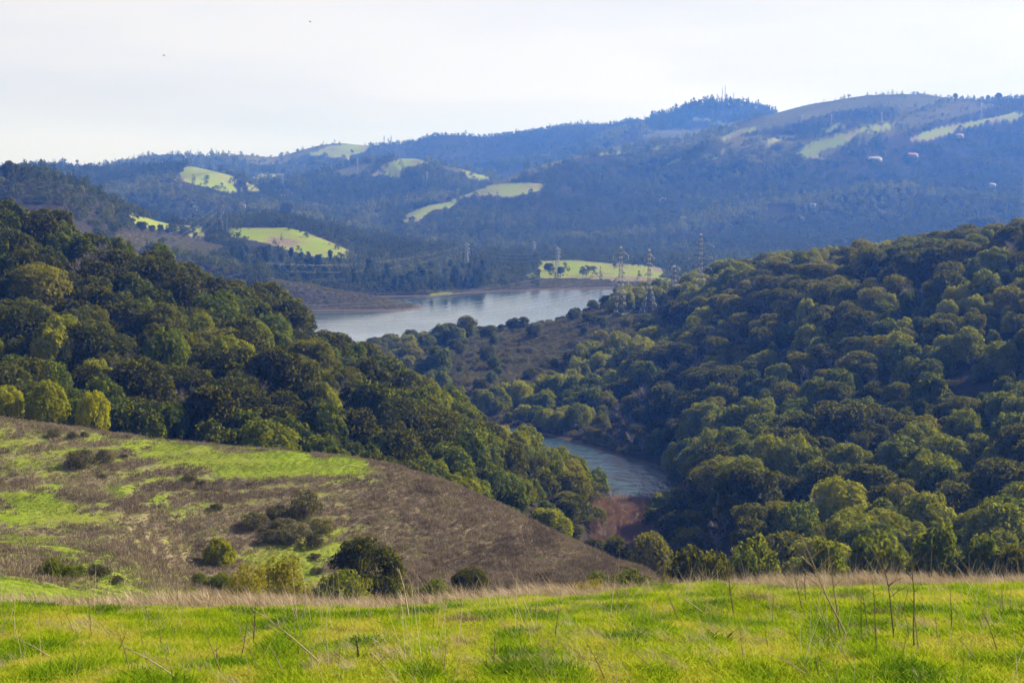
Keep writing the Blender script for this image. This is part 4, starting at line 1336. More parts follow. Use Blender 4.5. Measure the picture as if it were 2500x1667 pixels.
def build_tree(t):
    k = t['kind']
    pr = PROTO[k][(t['prot'] if t['prot'] is not None else rng.integers(len(PROTO[k]))) % len(PROTO[k])]
    r = t['r']
    big = 'crown' in pr and r / t['y'] * F > 34 and t['share'] > 20
    sc3 = (r * t['ax'], r / t['ax'], r * t['hs'])
    zn = 'near wooded ridge' if t['zone'] == 0 else 'slope across the creek' if t['zone'] == 1 else 'near hill and gully' if t['zone'] == 2 else 'middle distance'
    tw = tint_word(k, t['tint'])
    kn = {'oak': 'oak', 'roundoak': 'oak', 'bay': 'tufted bay', 'pine': 'tall pine', 'bare': 'twiggy tree', 'bush': 'bush', 'greenbush': 'bush', 'yellow': 'bush', 'conifer': 'conifer', 'willow': 'willow'}[k]
    size = 'broad' if r > 6.2 else 'small' if r < 4.4 else ''
    lab = t['label'] or ' '.join((size + ' ' + tw + ' ' + kn + ' ' + where(t)).split())
    grp = {'oak': 'oaks', 'roundoak': 'oaks', 'bay': 'bay trees', 'pine': 'pines', 'bare': 'leafless trees', 'bush': 'bushes', 'greenbush': 'bushes', 'yellow': 'bushes', 'conifer': 'conifers', 'willow': 'willows'}[k] + ' of the ' + zn
    if big:
        o = bpy.data.objects.new(NAME[k], None)
        o.empty_display_size = r
        c = bpy.data.objects.new('crown', pr['crown'])
        u = bpy.data.objects.new('trunk', pr['trunk'])
        for q in (c, u):
            q.parent = o
            COL.objects.link(q)
        c['tint'] = float(t['tint'])
    else:
        o = bpy.data.objects.new(NAME[k], pr['both'])
        o['tint'] = float(t['tint'])
    o.location = (t['x'], t['y'], t['z'])
    o.rotation_euler = (t['tl'][0], t['tl'][1], t['rot'])
    o.scale = sc3
    o['label'] = lab
    o['category'] = CAT[k]
    o['group'] = grp
    COL.objects.link(o)

chosen = set()
for kinds in (('oak', 'roundoak'), ('bay',), ('pine',), ('bare',), ('bush', 'greenbush', 'yellow')):
    c = [i for i, t in enumerate(TREES) if t['kind'] in kinds and t['infr'] and (t['share'] > 0 or t['force'])]
    c.sort(key=lambda i: (-int(TREES[i]['force']), -TREES[i]['share']))
    chosen |= set(c[:300])
for i in sorted(chosen):
    build_tree(TREES[i])
rest = [t for i, t in enumerate(TREES) if i not in chosen]
for kind, name, lab in (('oak', 'oak_woodland', 'dense dark oak woodland filling the near hillsides'), ('bay', 'bay_woodland', 'dense brighter bay woodland filling the near hillsides'),
                        ('pine', 'pine_woodland', 'pines massed above the far shore'), ('bare', 'bare_woodland', 'grey leafless trees scattered through the woods'), ('bush', 'undergrowth', 'scrub under and between the trees')):
    q = [t for t in rest if t['kind'] == kind]
    if not q:
        continue
    pr = [p['both'] for p in PROTO[kind]]
    gn_scatter(name, lab, pr, [(t['x'], t['y'], t['z']) for t in q], [(t['tl'][0], t['tl'][1], t['rot']) for t in q], [(t['r'] * t['ax'], t['r'] / t['ax'], t['r'] * t['hs']) for t in q],
               [int(rng.integers(len(pr))) for t in q], [t['tint'] for t in q])
print('TREES', len(TREES), 'individual', len(chosen), {k: sum(1 for i in chosen if TREES[i]['kind'] == k) for k in HT})

# ------------------------------------------------------------------ low brush on the brown ground across the creek and on the peninsula
def brush_cover():
    P_, R_, S_, I_, T_ = [], [], [], [], []
    x, y = jitter_grid(-.42, .42, 600, 1920, 2.7, rng)
    z, sid = land(x, y, True)
    k = (z > .9) & ((sid == SID['right_slope']) | (sid == SID['peninsula']) | (sid == SID['middle_hill']) | (sid == SID['left_ridge']))
    x, y, z, sid = x[k], y[k], z[k], sid[k]
    op = open_ground(x, y, z, sid)
    shore = (z < 3.0)
    k = ((op == 2) | shore) & (rng.random(len(x)) < np.where(y > 1200, .8, .92))
    x, y, z = x[k], y[k], z[k]
    n = len(x)
    r = 1.0 + 1.0 * rng.random(n)
    t = np.clip(.0 + .9 * fbm(x / 14, y / 14, 301, 3) + .3 * (rng.random(n) - .5), 0, 1) * np.where(y > 1200, .55, .7) + np.where(y > 1200, .34, .18)
    pr = [p['both'] for p in PROTO['bush']]
    lo = []
    for kk in range(3):
        g = np.random.default_rng(430 + kk)
        v, f = crown_arrays(g, lobes_round(g, 8, .6, .1, .3, .5, 0), 260, .11, .7)
        lo.append(mesh_np('brush', v, f, M['brush']))
    gn_scatter('brush_undergrowth', 'low grey-brown brush covering the slope above the creek', lo, np.stack([x, y, z - .1], 1),
               np.stack([0 * x, 0 * x, rng.random(n) * 6.28], 1), np.stack([r, r, r * .9], 1), rng.integers(3, size=n), t)
    print('brush', n)
brush_cover()

# ------------------------------------------------------------------ willow thicket where the creek ends
def willows():
    n = 0
    pts = []
    for i in range(520):
        px, py = 1450 + 225 * rng.random(), 1225 + 120 * rng.random()
        Y = 398 + 112 * rng.random()
        s, t = ray(px, 1250)
        x = s * Y
        z = float(land(np.array([x]), np.array([Y]))[0])
        pts.append((x, Y, max(z, -.3)))
    big = pts[:26]
    for j, p in enumerate(big):
        o = link('willow_tree', PROTO['willow'][j % 3]['both'], ('redder', 'paler', 'taller')[j % 3] + ' leafless willow in the thicket ' + ('beside the ridge' if p[0] / p[1] < .068 else 'in front of the creek water' if p[0] / p[1] < .085 else 'beside the wooded slope'), 'tree', 'willows where the creek ends', loc=p)
        r = 3.4 + 1.6 * rng.random()
        o.scale = (r * .7, r * .7, r)
        o.rotation_euler = (0, 0, rng.random() * 6.28)
        o['tint'] = (.1, .8, .45)[j % 3]
        o.scale[2] *= (.85, .85, 1.15)[j % 3]
    q = np.array(pts[26:])
    m = len(q)
    r = 2.2 + 1.6 * rng.random(m)
    gn_scatter('willow_undergrowth', 'reddish leafless willow scrub massed at the end of the creek', [p['both'] for p in PROTO['willow']], q,
               np.stack([0 * r, 0 * r, rng.random(m) * 6.28], 1), np.stack([r, r, r], 1), rng.integers(3, size=m), .2 + .6 * rng.random(m))
    rs = []
    for kk in range(3):
        g = np.random.default_rng(440 + kk)
        v, f = crown_arrays(g, lobes_tuft(g, 14, 1.1), 900, .045, .35)
        rs.append(mesh_np('russet_brush', v, f, M['russet']))
    q = np.array([p for p in pts[26:] if rng.random() < .6])
    m = len(q)
    r = 1.2 + 1.3 * rng.random(m)
    gn_scatter('russet_undergrowth', 'dense reddish brush at the base of the willow thicket', rs, q,
               np.stack([0 * r, 0 * r, rng.random(m) * 6.28], 1), np.stack([r, r, r * 1.3], 1), rng.integers(3, size=m), .2 + .7 * rng.random(m))
    for (px, Y, h, lb) in [(1500, 505, 12.5, 'tall bare pale-stemmed tree rising before the creek water'), (1478, 500, 9.5, 'shorter bare tree beside the tall bare one at the creek'), (1530, 495, 8, 'bare upright tree at the edge of the willow thicket')]:
        s, t = ray(px, 1250)
        z = float(land(np.array([s * Y]), np.array([Y]))[0])
        o = link('bare_tree', PROTO['bare'][n % 2]['both'], lb, 'tree', 'bare trees at the creek end', loc=(s * Y, Y, max(z, 0) - .3))
        o.scale = (h / 2.6, h / 2.6, h / 2.1)
        n += 1
willows()

# ------------------------------------------------------------------ far woods
def far_woods():
    P_, R_, S_, I_, T_ = [], [], [], [], []
    for Y0, Y1, step in ((1310, 2400, 9.6), (2400, 3300, 12.0), (3300, 4500, 14.0), (4500, 5700, 16.5)):
        x, y = jitter_grid(-.46, .48, Y0, Y1, step, rng)
        z, sid = land(x, y, True)
        px, py = project(x, y, z + 12)
        k = (z > 1.5) & ((z + 14 - CAM_H) / y > occl(x, y)) & ~((sid == SID['right_slope']) | (sid == SID['left_ridge']))
        x, y, z, sid = x[k], y[k], z[k], sid[k]
        op = open_ground(x, y, z, sid)
        op2 = open_ground(x, y, z + np.where(y < 2400, 9, 11), sid)
        opj = open_ground(x + 9 * rng.normal(size=len(x)), y + 30 * rng.normal(size=len(x)), z, sid)
        k = ((op == 0) & ((op2 != 1) | (rng.random(len(x)) < .12))) | ((op == 1) & (opj == 0) & (rng.random(len(x)) < .4)) | ((op == 2) & (rng.random(len(x)) < .015)) | ((op == 1) & (rng.random(len(x)) < .02))
        # shrubby openings high on the big hill
        th = fbm(x / 60, y / 60, 351, 3)
        k &= ~((sid != SID['valley_floor']) & (y > 2600) & (th > .66))
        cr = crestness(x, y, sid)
        up = ((sid == SID['big_far_hill']) & (y > 3350)) | ((sid == SID['skyline_ridge']) & (y > 4900)) | ((sid == SID['far_middle_hill']) & (y > 3650))
        k &= ~((cr > .3) & up & (rng.random(len(x)) < .55))
        bare = (sid == SID['skyline_ridge']) & (y > 4900)
        px, py = project(x, y, z)
        summit = bare & (px > 1590) & (px < 1915)
        k &= ~(bare & ~summit & (rng.random(len(x)) < .35))
        x, y, z, cr, bare, summit = x[k], y[k], z[k], cr[k], bare[k], summit[k]
        n = len(x)
        q = fbm(x / 45, y / 45, 361, 3)
        typ = np.where(rng.random(n) < .10 + .5 * (q > .62), 6, np.where(q > .5, rng.integers(4, 6, n), rng.integers(0, 4, n)))
        typ = np.where(rng.random(n) < .25, rng.integers(0, 6, n), typ)
        r = step * (.38 + .34 * rng.random(n) ** 1.6)
        r = np.where(typ == 6, r * .62, r)
        r = np.where((bare & ~summit) | ((z > 235) & (y < 4700)), r * .6, r)
        typ = np.where(summit & (rng.random(n) < .7), 5, typ)
        t = .18 + .7 * (fbm(x / 90, y / 90, 371, 3) - .3) + .35 * (rng.random(n) - .35) + .5 * np.clip(cr, -1, 1)  # vegetation pattern plus relief shading put into the tint: spurs lighter, ravines darker
        t = np.where(summit, .1, t)
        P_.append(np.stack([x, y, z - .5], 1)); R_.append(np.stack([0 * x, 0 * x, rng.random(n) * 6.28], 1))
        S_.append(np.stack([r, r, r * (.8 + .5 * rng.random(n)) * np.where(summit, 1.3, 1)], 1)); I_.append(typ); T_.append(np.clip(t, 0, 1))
        print('far', Y0, n)
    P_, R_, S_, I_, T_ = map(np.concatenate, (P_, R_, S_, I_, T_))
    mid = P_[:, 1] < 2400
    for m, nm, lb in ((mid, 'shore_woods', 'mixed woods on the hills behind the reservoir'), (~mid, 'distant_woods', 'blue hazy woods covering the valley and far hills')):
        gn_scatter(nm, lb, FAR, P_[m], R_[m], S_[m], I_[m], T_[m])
far_woods()
# ------------------------------------------------------------------ pylons
def bar(p, q, r):
    p, q = np.asarray(p, float), np.asarray(q, float)
    d = q - p
    d /= np.linalg.norm(d) + 1e-9
    a = np.cross(d, (0.31, .17, .93)) if abs(d[2]) < .9 else np.cross(d, (1, .2, 0))
    a /= np.linalg.norm(a)
    b = np.cross(d, a)
    off = [a + b, b - a, -a - b, a - b]
    V = np.array([p + o * r * .7 for o in off] + [q + o * r * .7 for o in off])
    Fc = np.array([(0, 1, 5, 4), (1, 2, 6, 5), (2, 3, 7, 6), (3, 0, 4, 7), (3, 2, 1, 0), (4, 5, 6, 7)])
    return V, Fc
def lattice(prof, panels, rl, rb):
    """prof: [(z, half width)...] of a square mast, panels: number of braced bays"""
    zs = [p[0] for p in prof]
    ws = [p[1] for p in prof]
    # bays get shorter towards the top
    t = np.linspace(0, 1, panels + 1) ** .82
    zz = zs[0] + (zs[-1] - zs[0]) * t
    w = np.interp(zz, zs, ws)
    parts = []
    cor = [(1, 1), (-1, 1), (-1, -1), (1, -1)]
    for i in range(panels):
        for k in range(4):
            c, d = cor[k], cor[(k + 1) % 4]
            A0 = (c[0] * w[i], c[1] * w[i], zz[i]); A1 = (c[0] * w[i + 1], c[1] * w[i + 1], zz[i + 1])
            B0 = (d[0] * w[i], d[1] * w[i], zz[i]); B1 = (d[0] * w[i + 1], d[1] * w[i + 1], zz[i + 1])
            parts.append(bar(A0, A1, rl))
            parts.append(bar(A0, B1, rb)); parts.append(bar(B0, A1, rb))
            parts.append(bar(A1, B1, rb))
    return join(parts)
def pylon(label, x, y, z, H, yaw, arms, base=3.6, waist=(.55, 1.3), top=.35, panels=12, rl=.115, rb=.055, steel='steel', detail=True, group='pylons across the landscape', peak=True, ins=1.9):
    """arms: [(height fraction, reach, drop, dark)]"""
    root = bpy.data.objects.new('pylon', None)
    root['label'] = label; root['category'] = 'pylon'; root['group'] = group
    root.location = (x, y, z); root.rotation_euler = (0, 0, yaw)
    COL.objects.link(root)
    a0 = min(a[0] for a in arms) * H
    v, f = lattice([(-1.5, base * 1.04), (waist[0] * H, waist[1]), (a0, waist[1] * .9), (H * .93, top + .25), (H, top if peak else waist[1] * .8)], panels, rl, rb)
    link('lattice_mast', mesh_np('lattice_mast', v, f, M[steel]), parent=root)
    for (hf, reach, drop, dark) in arms:
        zc = hf * H
        w = float(np.interp(zc, [waist[0] * H, H], [waist[1], top + .25]))
        pr = []
        for s in (-1, 1):
            tip = np.array((s * reach, 0, zc - drop))
            for yy in (-1, 1):
                pr.append(bar((s * w, yy * w, zc), tip, rl * .8))
                pr.append(bar((s * w, yy * w, zc + reach * .28 + .4), tip, rl * .7))
                m1 = np.array((s * w, yy * w, zc)) * .5 + tip * .5
                m2 = np.array((s * w, yy * w, zc + reach * .28 + .4)) * .5 + tip * .5
                pr.append(bar(m1, m2, rb)); pr.append(bar((s * w, yy * w, zc), m2, rb))
            pr.append(bar((s * reach * .5, -w * .5, zc - drop * .5), (s * reach * .5, w * .5, zc - drop * .5), rb))
        v, f = join(pr)
        arm = link('crossarm', mesh_np('crossarm', v, f, M['steel_dark' if dark else steel]), parent=root)
        if detail:
            for s in (-1, 1):
                discs = [bar((s * reach, 0, zc - drop), (s * reach, 0, zc - drop - ins), .07)]
                nd_ = 9
                for q in range(nd_):
                    zq = zc - drop - .25 - q * (ins - .4) / nd_
                    discs.append(tube_arrays([(s * reach, 0, zq), (s * reach, 0, zq - .08)], [.19, .17], 8))
                v, f = join(discs)
                link('insulator', mesh_np('insulator', v, f, M['insulator']), parent=arm)
    root['arm_pts'] = [float(q) for (hf, reach, drop, dark) in arms for s in (-1, 1) for q in (s * reach, 0, hf * H - drop - (ins if detail else 0))]
    return root
PYL = {}
def pylon_px(key, px, base_y, top_y, Ymin, label, arms, yaw=.5, sink=0, Yfix=None, **kw):
    if Yfix:
        s, t = ray(px, base_y)
        y = Yfix; x = s * y
        z = CAM_H + t * y
    else:
        x, y, z = hit(px, base_y, Ymin)
    H = (base_y - top_y) / F * y
    PYL[key] = pylon(label, float(x), float(y), float(z) - sink, float(H), yaw, arms, **kw)
    PYL[key + '_p'] = (float(x), float(y), float(z) - sink, float(H), yaw)
NEARG = 'pylons on the slope by the reservoir'
pylon_px('A', 1515, 772, 601, 850, 'tallest pylon by the water with three drooping pairs of arms', [(.91, 4.6, 1.6, False), (.72, 4.6, 1.6, False), (.545, 4.6, 1.6, False)], yaw=.2, base=3.3, waist=(.5, 1.1), group=NEARG, ins=2.6)
pylon_px('B', 1584, 768, 608, 850, 'slender pylon with splayed legs standing between two others over the brush', [(.90, 2.9, 1.0, False), (.76, 3.2, 1.0, False), (.62, 3.2, 1.0, False)], yaw=.25, base=4.6, waist=(.47, .7), panels=13, group=NEARG, ins=2.4)
pylon_px('C', 1645, 748, 648, 850, 'short sturdy pylon with bundled insulators half hidden by dark oaks', [(.93, 3.6, .2, True), (.72, 3.6, .2, True), (.52, 3.8, .0, False)], yaw=.35, base=2.2, waist=(.5, 1.2), panels=8, rl=.13, rb=.07, group=NEARG, ins=1.6)
pylon_px('D', 1709, 760, 592, 850, 'tall dead-end pylon with long dark level arms against the wooded slope', [(.83, 7.2, .2, True), (.66, 6.4, .2, True), (.50, 6.0, .2, True)], yaw=.15, base=4.8, waist=(.45, 1.0), panels=13, group=NEARG, ins=1.2)
pylon_px('E', 2494, 600, 428, 850, 'big pylon cut by the picture edge above the wooded slope', [(.90, 4.6, 1.4, False), (.73, 4.6, 1.4, False), (.56, 4.6, 1.4, False)], yaw=.3, base=3.6, waist=(.5, 1.1), steel='steel_dark', group='pylons of the right-hand hills')
pylon_px('G', 538, 578, 480, 1650, 'dark narrow pylon at the edge of the green terrace', [(.93, 4.2, .6, True), (.78, 4.2, .6, True), (.63, 4.2, .6, True)], yaw=.3, base=5.0, waist=(.5, 1.5), steel='steel_dark', rl=.28, rb=.16, group='pylons of the middle hills')
pylon_px('H', 1139, 655, 593, 1650, 'faint pylon among trees above the pine wood', [(.93, 4, .6, False), (.78, 4, .6, False), (.63, 4, .6, False)], yaw=.3, base=3.4, rl=.2, rb=.12, panels=9, detail=False, group='pylons of the middle hills')
pylon_px('I', 1361, 662, 604, 1650, 'faint pylon standing on the low green field', [(.93, 4, .6, False), (.78, 4, .6, False), (.63, 4, .6, False)], yaw=.3, base=3.4, rl=.2, rb=.12, panels=9, detail=False, group='pylons of the middle hills')
for (px, b, t, Ym, lb) in [
    (1303, 629, 588, 2100, 'faint pylon rising from the wooded valley beyond the low green field'),
    (466, 400, 370, 2600, 'pylon on the crown of the far green hill'),
    (489, 402, 383, 2600, 'small pylon just beyond the crown of the far green hill'),
    (938, 356, 331, 4400, 'first pylon of three close together on the skyline ridge'),
    (948, 356, 337, 4400, 'shortest pylon of three close together on the skyline ridge'),
    (955, 356, 331, 4400, 'last pylon of three close together on the skyline ridge'),
    (873, 431, 385, 2600, 'pale pylon on the dark hill below a grassy saddle'),
    (690, 456, 430, 2600, 'faint pylon in the far valley beyond the green hill'),
    (589, 480, 457, 2600, 'faint pylon at the foot of the far green hill'),
    (1043, 452, 418, 2600, 'thin pylon above the long grassy spur'),
    (2029, 312, 279, 3300, 'pylon over a grassy strip high on the big hill'),
    (2152, 306, 274, 3300, 'pylon at the top of a grassy strip on the big hill'),
    (2395, 293, 252, 3300, 'highest pylon on the big hill near skyline trees'),
    (1957, 301, 281, 3300, 'faint pylon on the brown shoulder of the big hill'),
    (1667, 350, 316, 3300, 'faint pylon on the far ridge below the wooded summit')]:
    pylon_px('x', px, b, t, Ym, lb, [(.93, 3.6, .4, False), (.78, 3.6, .4, False), (.63, 3.6, .4, False)], yaw=.4, sink=1, base=3.0, waist=(.5, 1.1), panels=7, rl=.22, rb=.11, detail=False, group='distant pylons on the far hills')
# wooden pole by the terrace
def pole():
    x, y, z = hit(554, 572, 1650)
    H = (572 - 486) / F * y
    root = bpy.data.objects.new('utility_pole', None)
    root['label'] = 'plain dark pole standing beside the pylon on the green terrace'; root['category'] = 'pole'
    root.location = (x, y, z)
    COL.objects.link(root)
    v, f = tube_arrays([(0, 0, -1), (0, 0, H * .5), (0, 0, H)], [.55, .45, .32], 8)
    link('shaft', mesh_np('shaft', v, f, M['steel_dark']), parent=root)
    v, f = join([bar((-1.6, 0, H * .93), (1.6, 0, H * .93), .16), bar((-1.2, 0, H * .85), (1.2, 0, H * .85), .14)])
    link('crossarm', mesh_np('crossarm', v, f, M['steel_dark']), parent=root)
pole()
# aerial masts on the wooded summit
for (px, t, lb) in [(1763, 219, 'thin aerial mast on the wooded summit'), (1770, 212, 'tallest aerial mast on the wooded summit'), (1791, 228, 'shortest aerial mast on the wooded summit')]:
    x, y, z = hit(px, 256, 4400)
    H = (258 - t) / F * y
    v, f = lattice([(-2, 1.0), (H * .8, .6), (H, .25)], 14, .34, .16)
    w, g = bar((0, 0, H), (0, 0, H * 1.04), .2)
    v, f = join([(v, f), (w, g)])
    link('aerial_mast', mesh_np('aerial_mast', v, f, M['steel_dark']), lb, 'mast', 'aerial masts on the wooded summit', loc=(x, y, z))

# ------------------------------------------------------------------ power lines
def wire(p, q, sag, r=.04, n=28):
    p, q = np.array(p), np.array(q)
    t = np.linspace(0, 1, n)
    pts = p + (q - p) * t[:, None]
    pts[:, 2] -= 4 * sag * t * (1 - t)
    return tube_arrays(pts, [r] * n, 4)
def arm_world(key, i):
    x, y, z, H, yaw = PYL[key + '_p']
    a = list(PYL[key]['arm_pts'])[i * 3:i * 3 + 3]
    return (x + a[0] * math.cos(yaw) - a[1] * math.sin(yaw), y + a[0] * math.sin(yaw) + a[1] * math.cos(yaw), z + a[2])
def wpt(px, py, Y):
    s, t = ray(px, py)
    return (s * Y, Y, CAM_H + t * Y)
LEV = ['uppermost', 'uppermost', 'middle', 'middle', 'lowest', 'lowest']
for i in range(6):
    v, f = wire(arm_world('A', i), wpt(520 + 14 * i, 742 + 8 * i + 2 * (i % 2), 760), 9, .036)
    link('power_line', mesh_np('power_line', v, f, M['wire']), '%s %s wire crossing the reservoir from the tallest pylon' % (LEV[i], ('inner', 'outer')[i % 2]), 'cable', 'wires over the reservoir')
for i in range(6):
    v, f = wire(arm_world('H', i), wpt(640 + 60 * (i // 2), 640 + 20 * (i // 2) + 3 * (i % 2), 1500), 10, .032)
    link('power_line', mesh_np('power_line', v, f, M['wire']), '%s %s wire sagging down over the pine wood' % (LEV[i], ('inner', 'outer')[i % 2]), 'cable', 'wires over the pine wood')
    v, f = wire(arm_world('H', i), arm_world('I', i), 8, .05)
    link('power_line', mesh_np('power_line', v, f, M['wire']), '%s %s wire between the two faint pylons of the low field' % (LEV[i], ('inner', 'outer')[i % 2]), 'cable', 'wires to the low field')
for i in (2, 3, 4, 5):
    v, f = wire(arm_world('D', i), wpt(2080 + 40 * (i % 2), 560 + 9 * (i - 2), 760), 9, .04)
    link('power_line', mesh_np('power_line', v, f, M['wire']), '%s %s wire running from the dead-end pylon over the wooded slope' % (LEV[i], ('inner', 'outer')[i % 2]), 'cable', 'wires over the wooded slope')
for i in range(4):
    v, f = wire(arm_world('G', i + 2 if i < 4 else i), wpt(240 + 30 * i, 620 + 12 * i, 1300), 8, .05)
    link('power_line', mesh_np('power_line', v, f, M['wire']), '%s %s wire falling from the dark pylon over the brush' % (LEV[i + 2], ('inner', 'outer')[i % 2]), 'cable', 'wires below the dark pylon')

# ------------------------------------------------------------------ houses
def house(label, px, py, wpx, Ymin, wall, roof, yaw=.3):
    x, y, z = hit(px, py, Ymin)
    w = wpx / F * y
    d, h = w * .5, min(4.6, max(3.0, w * .26))
    root = bpy.data.objects.new('house', None)
    root['label'] = label; root['category'] = 'house'; root['group'] = 'houses among the trees of the far valley'
    root.location = (x, y - 6, z + 2.0); root.rotation_euler = (0, 0, yaw)
    COL.objects.link(root)
    def box(x0, x1, y0, y1, z0, z1):
        V = np.array([(a, b, c) for c in (z0, z1) for b in (y0, y1) for a in (x0, x1)], float)
        return V, np.array([(0, 2, 3, 1), (4, 5, 7, 6), (0, 1, 5, 4), (2, 6, 7, 3), (0, 4, 6, 2), (1, 3, 7, 5)])
    wx = w / 2
    v, f = join([box(-wx, wx, -d / 2, d / 2, -5, h), box(wx * .25, wx * .8, -d / 2 - d * .3, -d / 2, -5, h * .85)])
    link('wall', mesh_np('wall', v, f, M[wall]), parent=root)
    e = .6
    rh = w * .13
    V = np.array([(-wx - e, -d / 2 - e, h), (wx + e, -d / 2 - e, h), (wx + e, d / 2 + e, h), (-wx - e, d / 2 + e, h), (-wx + d * .3, 0, h + rh), (wx - d * .3, 0, h + rh)])
    Fq = [(0, 1, 5, 4), (2, 3, 4, 5), (1, 2, 5, 5), (3, 0, 4, 4)]
    me = bpy.data.meshes.new('roof')
    me.from_pydata([tuple(q) for q in V], [], [(0, 1, 5, 4), (2, 3, 4, 5), (1, 2, 5), (3, 0, 4), (3, 2, 1, 0)])
    me.materials.append(M[roof])
    rf = link('roof', me, parent=root)
    v, f = box(-wx * .4, -wx * .4 + .9, 0, .9, h, h + rh + 1)
    link('chimney', mesh_np('chimney', v, f, M[wall]), parent=rf)
    for k in range(3):
        cx = -wx * .75 + k * wx * .42
        v, f = box(cx, cx + w * .09, -d / 2 - .06, -d / 2 - .01, h * .35, h * .75)
        link('window', mesh_np('window', v, f, M['glass']), parent=root)
W_, T_, RR, GR = 'white_wall', 'tan_wall', 'red_roof', 'grey_roof'
for (px, py, w, wl_, rf, lb) in [
    (690, 485, 16, W_, RR, 'red-roofed house on the valley side beyond the green terrace'),
    (712, 480, 18, W_, RR, 'long red-roofed house beside a white one in the far valley'),
    (780, 484, 15, T_, RR, 'tan house with red roof under the dark middle hill'),
    (808, 484, 17, W_, GR, 'bright white house under the dark middle hill'),
    (520, 497, 12, W_, GR, 'white house below the far green hill'),
    (508, 500, 9, T_, RR, 'small tan house beside a white house below the green hill'),
    (478, 512, 11, W_, GR, 'pale house low in the trees near the green knoll'),
    (640, 492, 8, W_, RR, 'tiny white house beyond the bare trees of the terrace'),
    (590, 502, 10, T_, RR, 'tan house in the trees behind the dark pylon'),
    (597, 507, 8, W_, GR, 'little white house behind the dark pylon'),
    (645, 512, 8, W_, GR, 'white house peeping over the bare trees'),
    (775, 512, 6, W_, GR, 'very small bright house above the bare trees'),
    (905, 502, 12, W_, GR, 'white house at the foot of the grassy spur'),
    (378, 410, 7, W_, GR, 'small white house high on the far wooded hill'),
    (400, 432, 8, W_, GR, 'white house beside the far green hill meadow'),
    (170, 431, 18, T_, RR, 'pale house over the hilltop trees'),
    (92, 450, 12, T_, GR, 'pinkish house half hidden on the near hilltop'),
    (1617, 492, 16, W_, RR, 'house with bright red roof low on the big hill'),
    (1670, 540, 22, W_, GR, 'wide white house in the trees low on the big hill'),
    (1983, 505, 16, W_, GR, 'white house with grey roof in the middle of the big hill'),
    (1957, 538, 9, W_, GR, 'small bright house below a larger white one'),
    (2160, 526, 18, T_, RR, 'pink-roofed house low on the big hill'),
    (2133, 394, 34, W_, GR, 'long low white building high on the big hill'),
    (2225, 384, 26, T_, RR, 'tan building with red roof high on the big hill'),
    (2340, 336, 18, W_, RR, 'pale house just below the grassy slope of the big hill'),
    (2420, 456, 16, W_, GR, 'white house near the tall pylon on the big hill'),
    (1920, 597, 22, W_, GR, 'broad white house just above the wooded slope'),
    (1975, 608, 16, W_, RR, 'low red and white house above the wooded slope'),
    (1806, 598, 12, T_, RR, 'tan house on the valley floor near the wooded slope'),
    (1310, 593, 12, W_, RR, 'red-roofed house beyond the faint pylon in the valley'),
    (1207, 606, 8, W_, GR, 'small white house behind the pine wood'),
    (1990, 488, 12, T_, GR, 'tan house a little above the white house of the big hill')]:
    house(lb, px, py, w, 2000, wl_, rf, .3 * math.sin(px))

# ------------------------------------------------------------------ birds
for (px, py, lb) in [(757, 54, 'tiny dark bird high in the white sky'), (400, 136, 'small dark bird gliding above the far hills')]:
    Y = 220.0
    p = wpt(px, py, Y)
    body, bf_ = tube_arrays([(0, -.16, 0), (0, -.08, 0), (0, .05, 0), (0, .17, -.01)], [.01, .045, .04, .008], 8)
    V = np.array([(0, -.06, .02), (.16, -.09, .07), (.34, -.02, .04), (.15, .05, .06), (0, .06, .02),
                  (-.16, -.09, .07), (-.34, -.02, .04), (-.15, .05, .06)])
    V2 = np.concatenate([V, V - (0, 0, .012)])
    q = np.array([(0, 1, 3, 4), (1, 2, 3, 3), (0, 4, 7, 5), (5, 7, 6, 6)])
    me = bpy.data.meshes.new('bird')
    fl = [(0, 1, 3, 4), (1, 2, 3), (4, 7, 5, 0), (7, 6, 5)]
    fl += [tuple(k + 8 for k in reversed(g)) for g in fl]
    nb = len(body)
    me.from_pydata([tuple(k) for k in body] + [tuple(k) for k in V2], [], [tuple(int(j) for j in g) for g in bf_] + [tuple(k + nb for k in g) for g in fl])
    me.materials.append(M['bird'])
    link('bird', me, lb, 'bird', loc=p).rotation_euler = (.2, .3, 1.2)

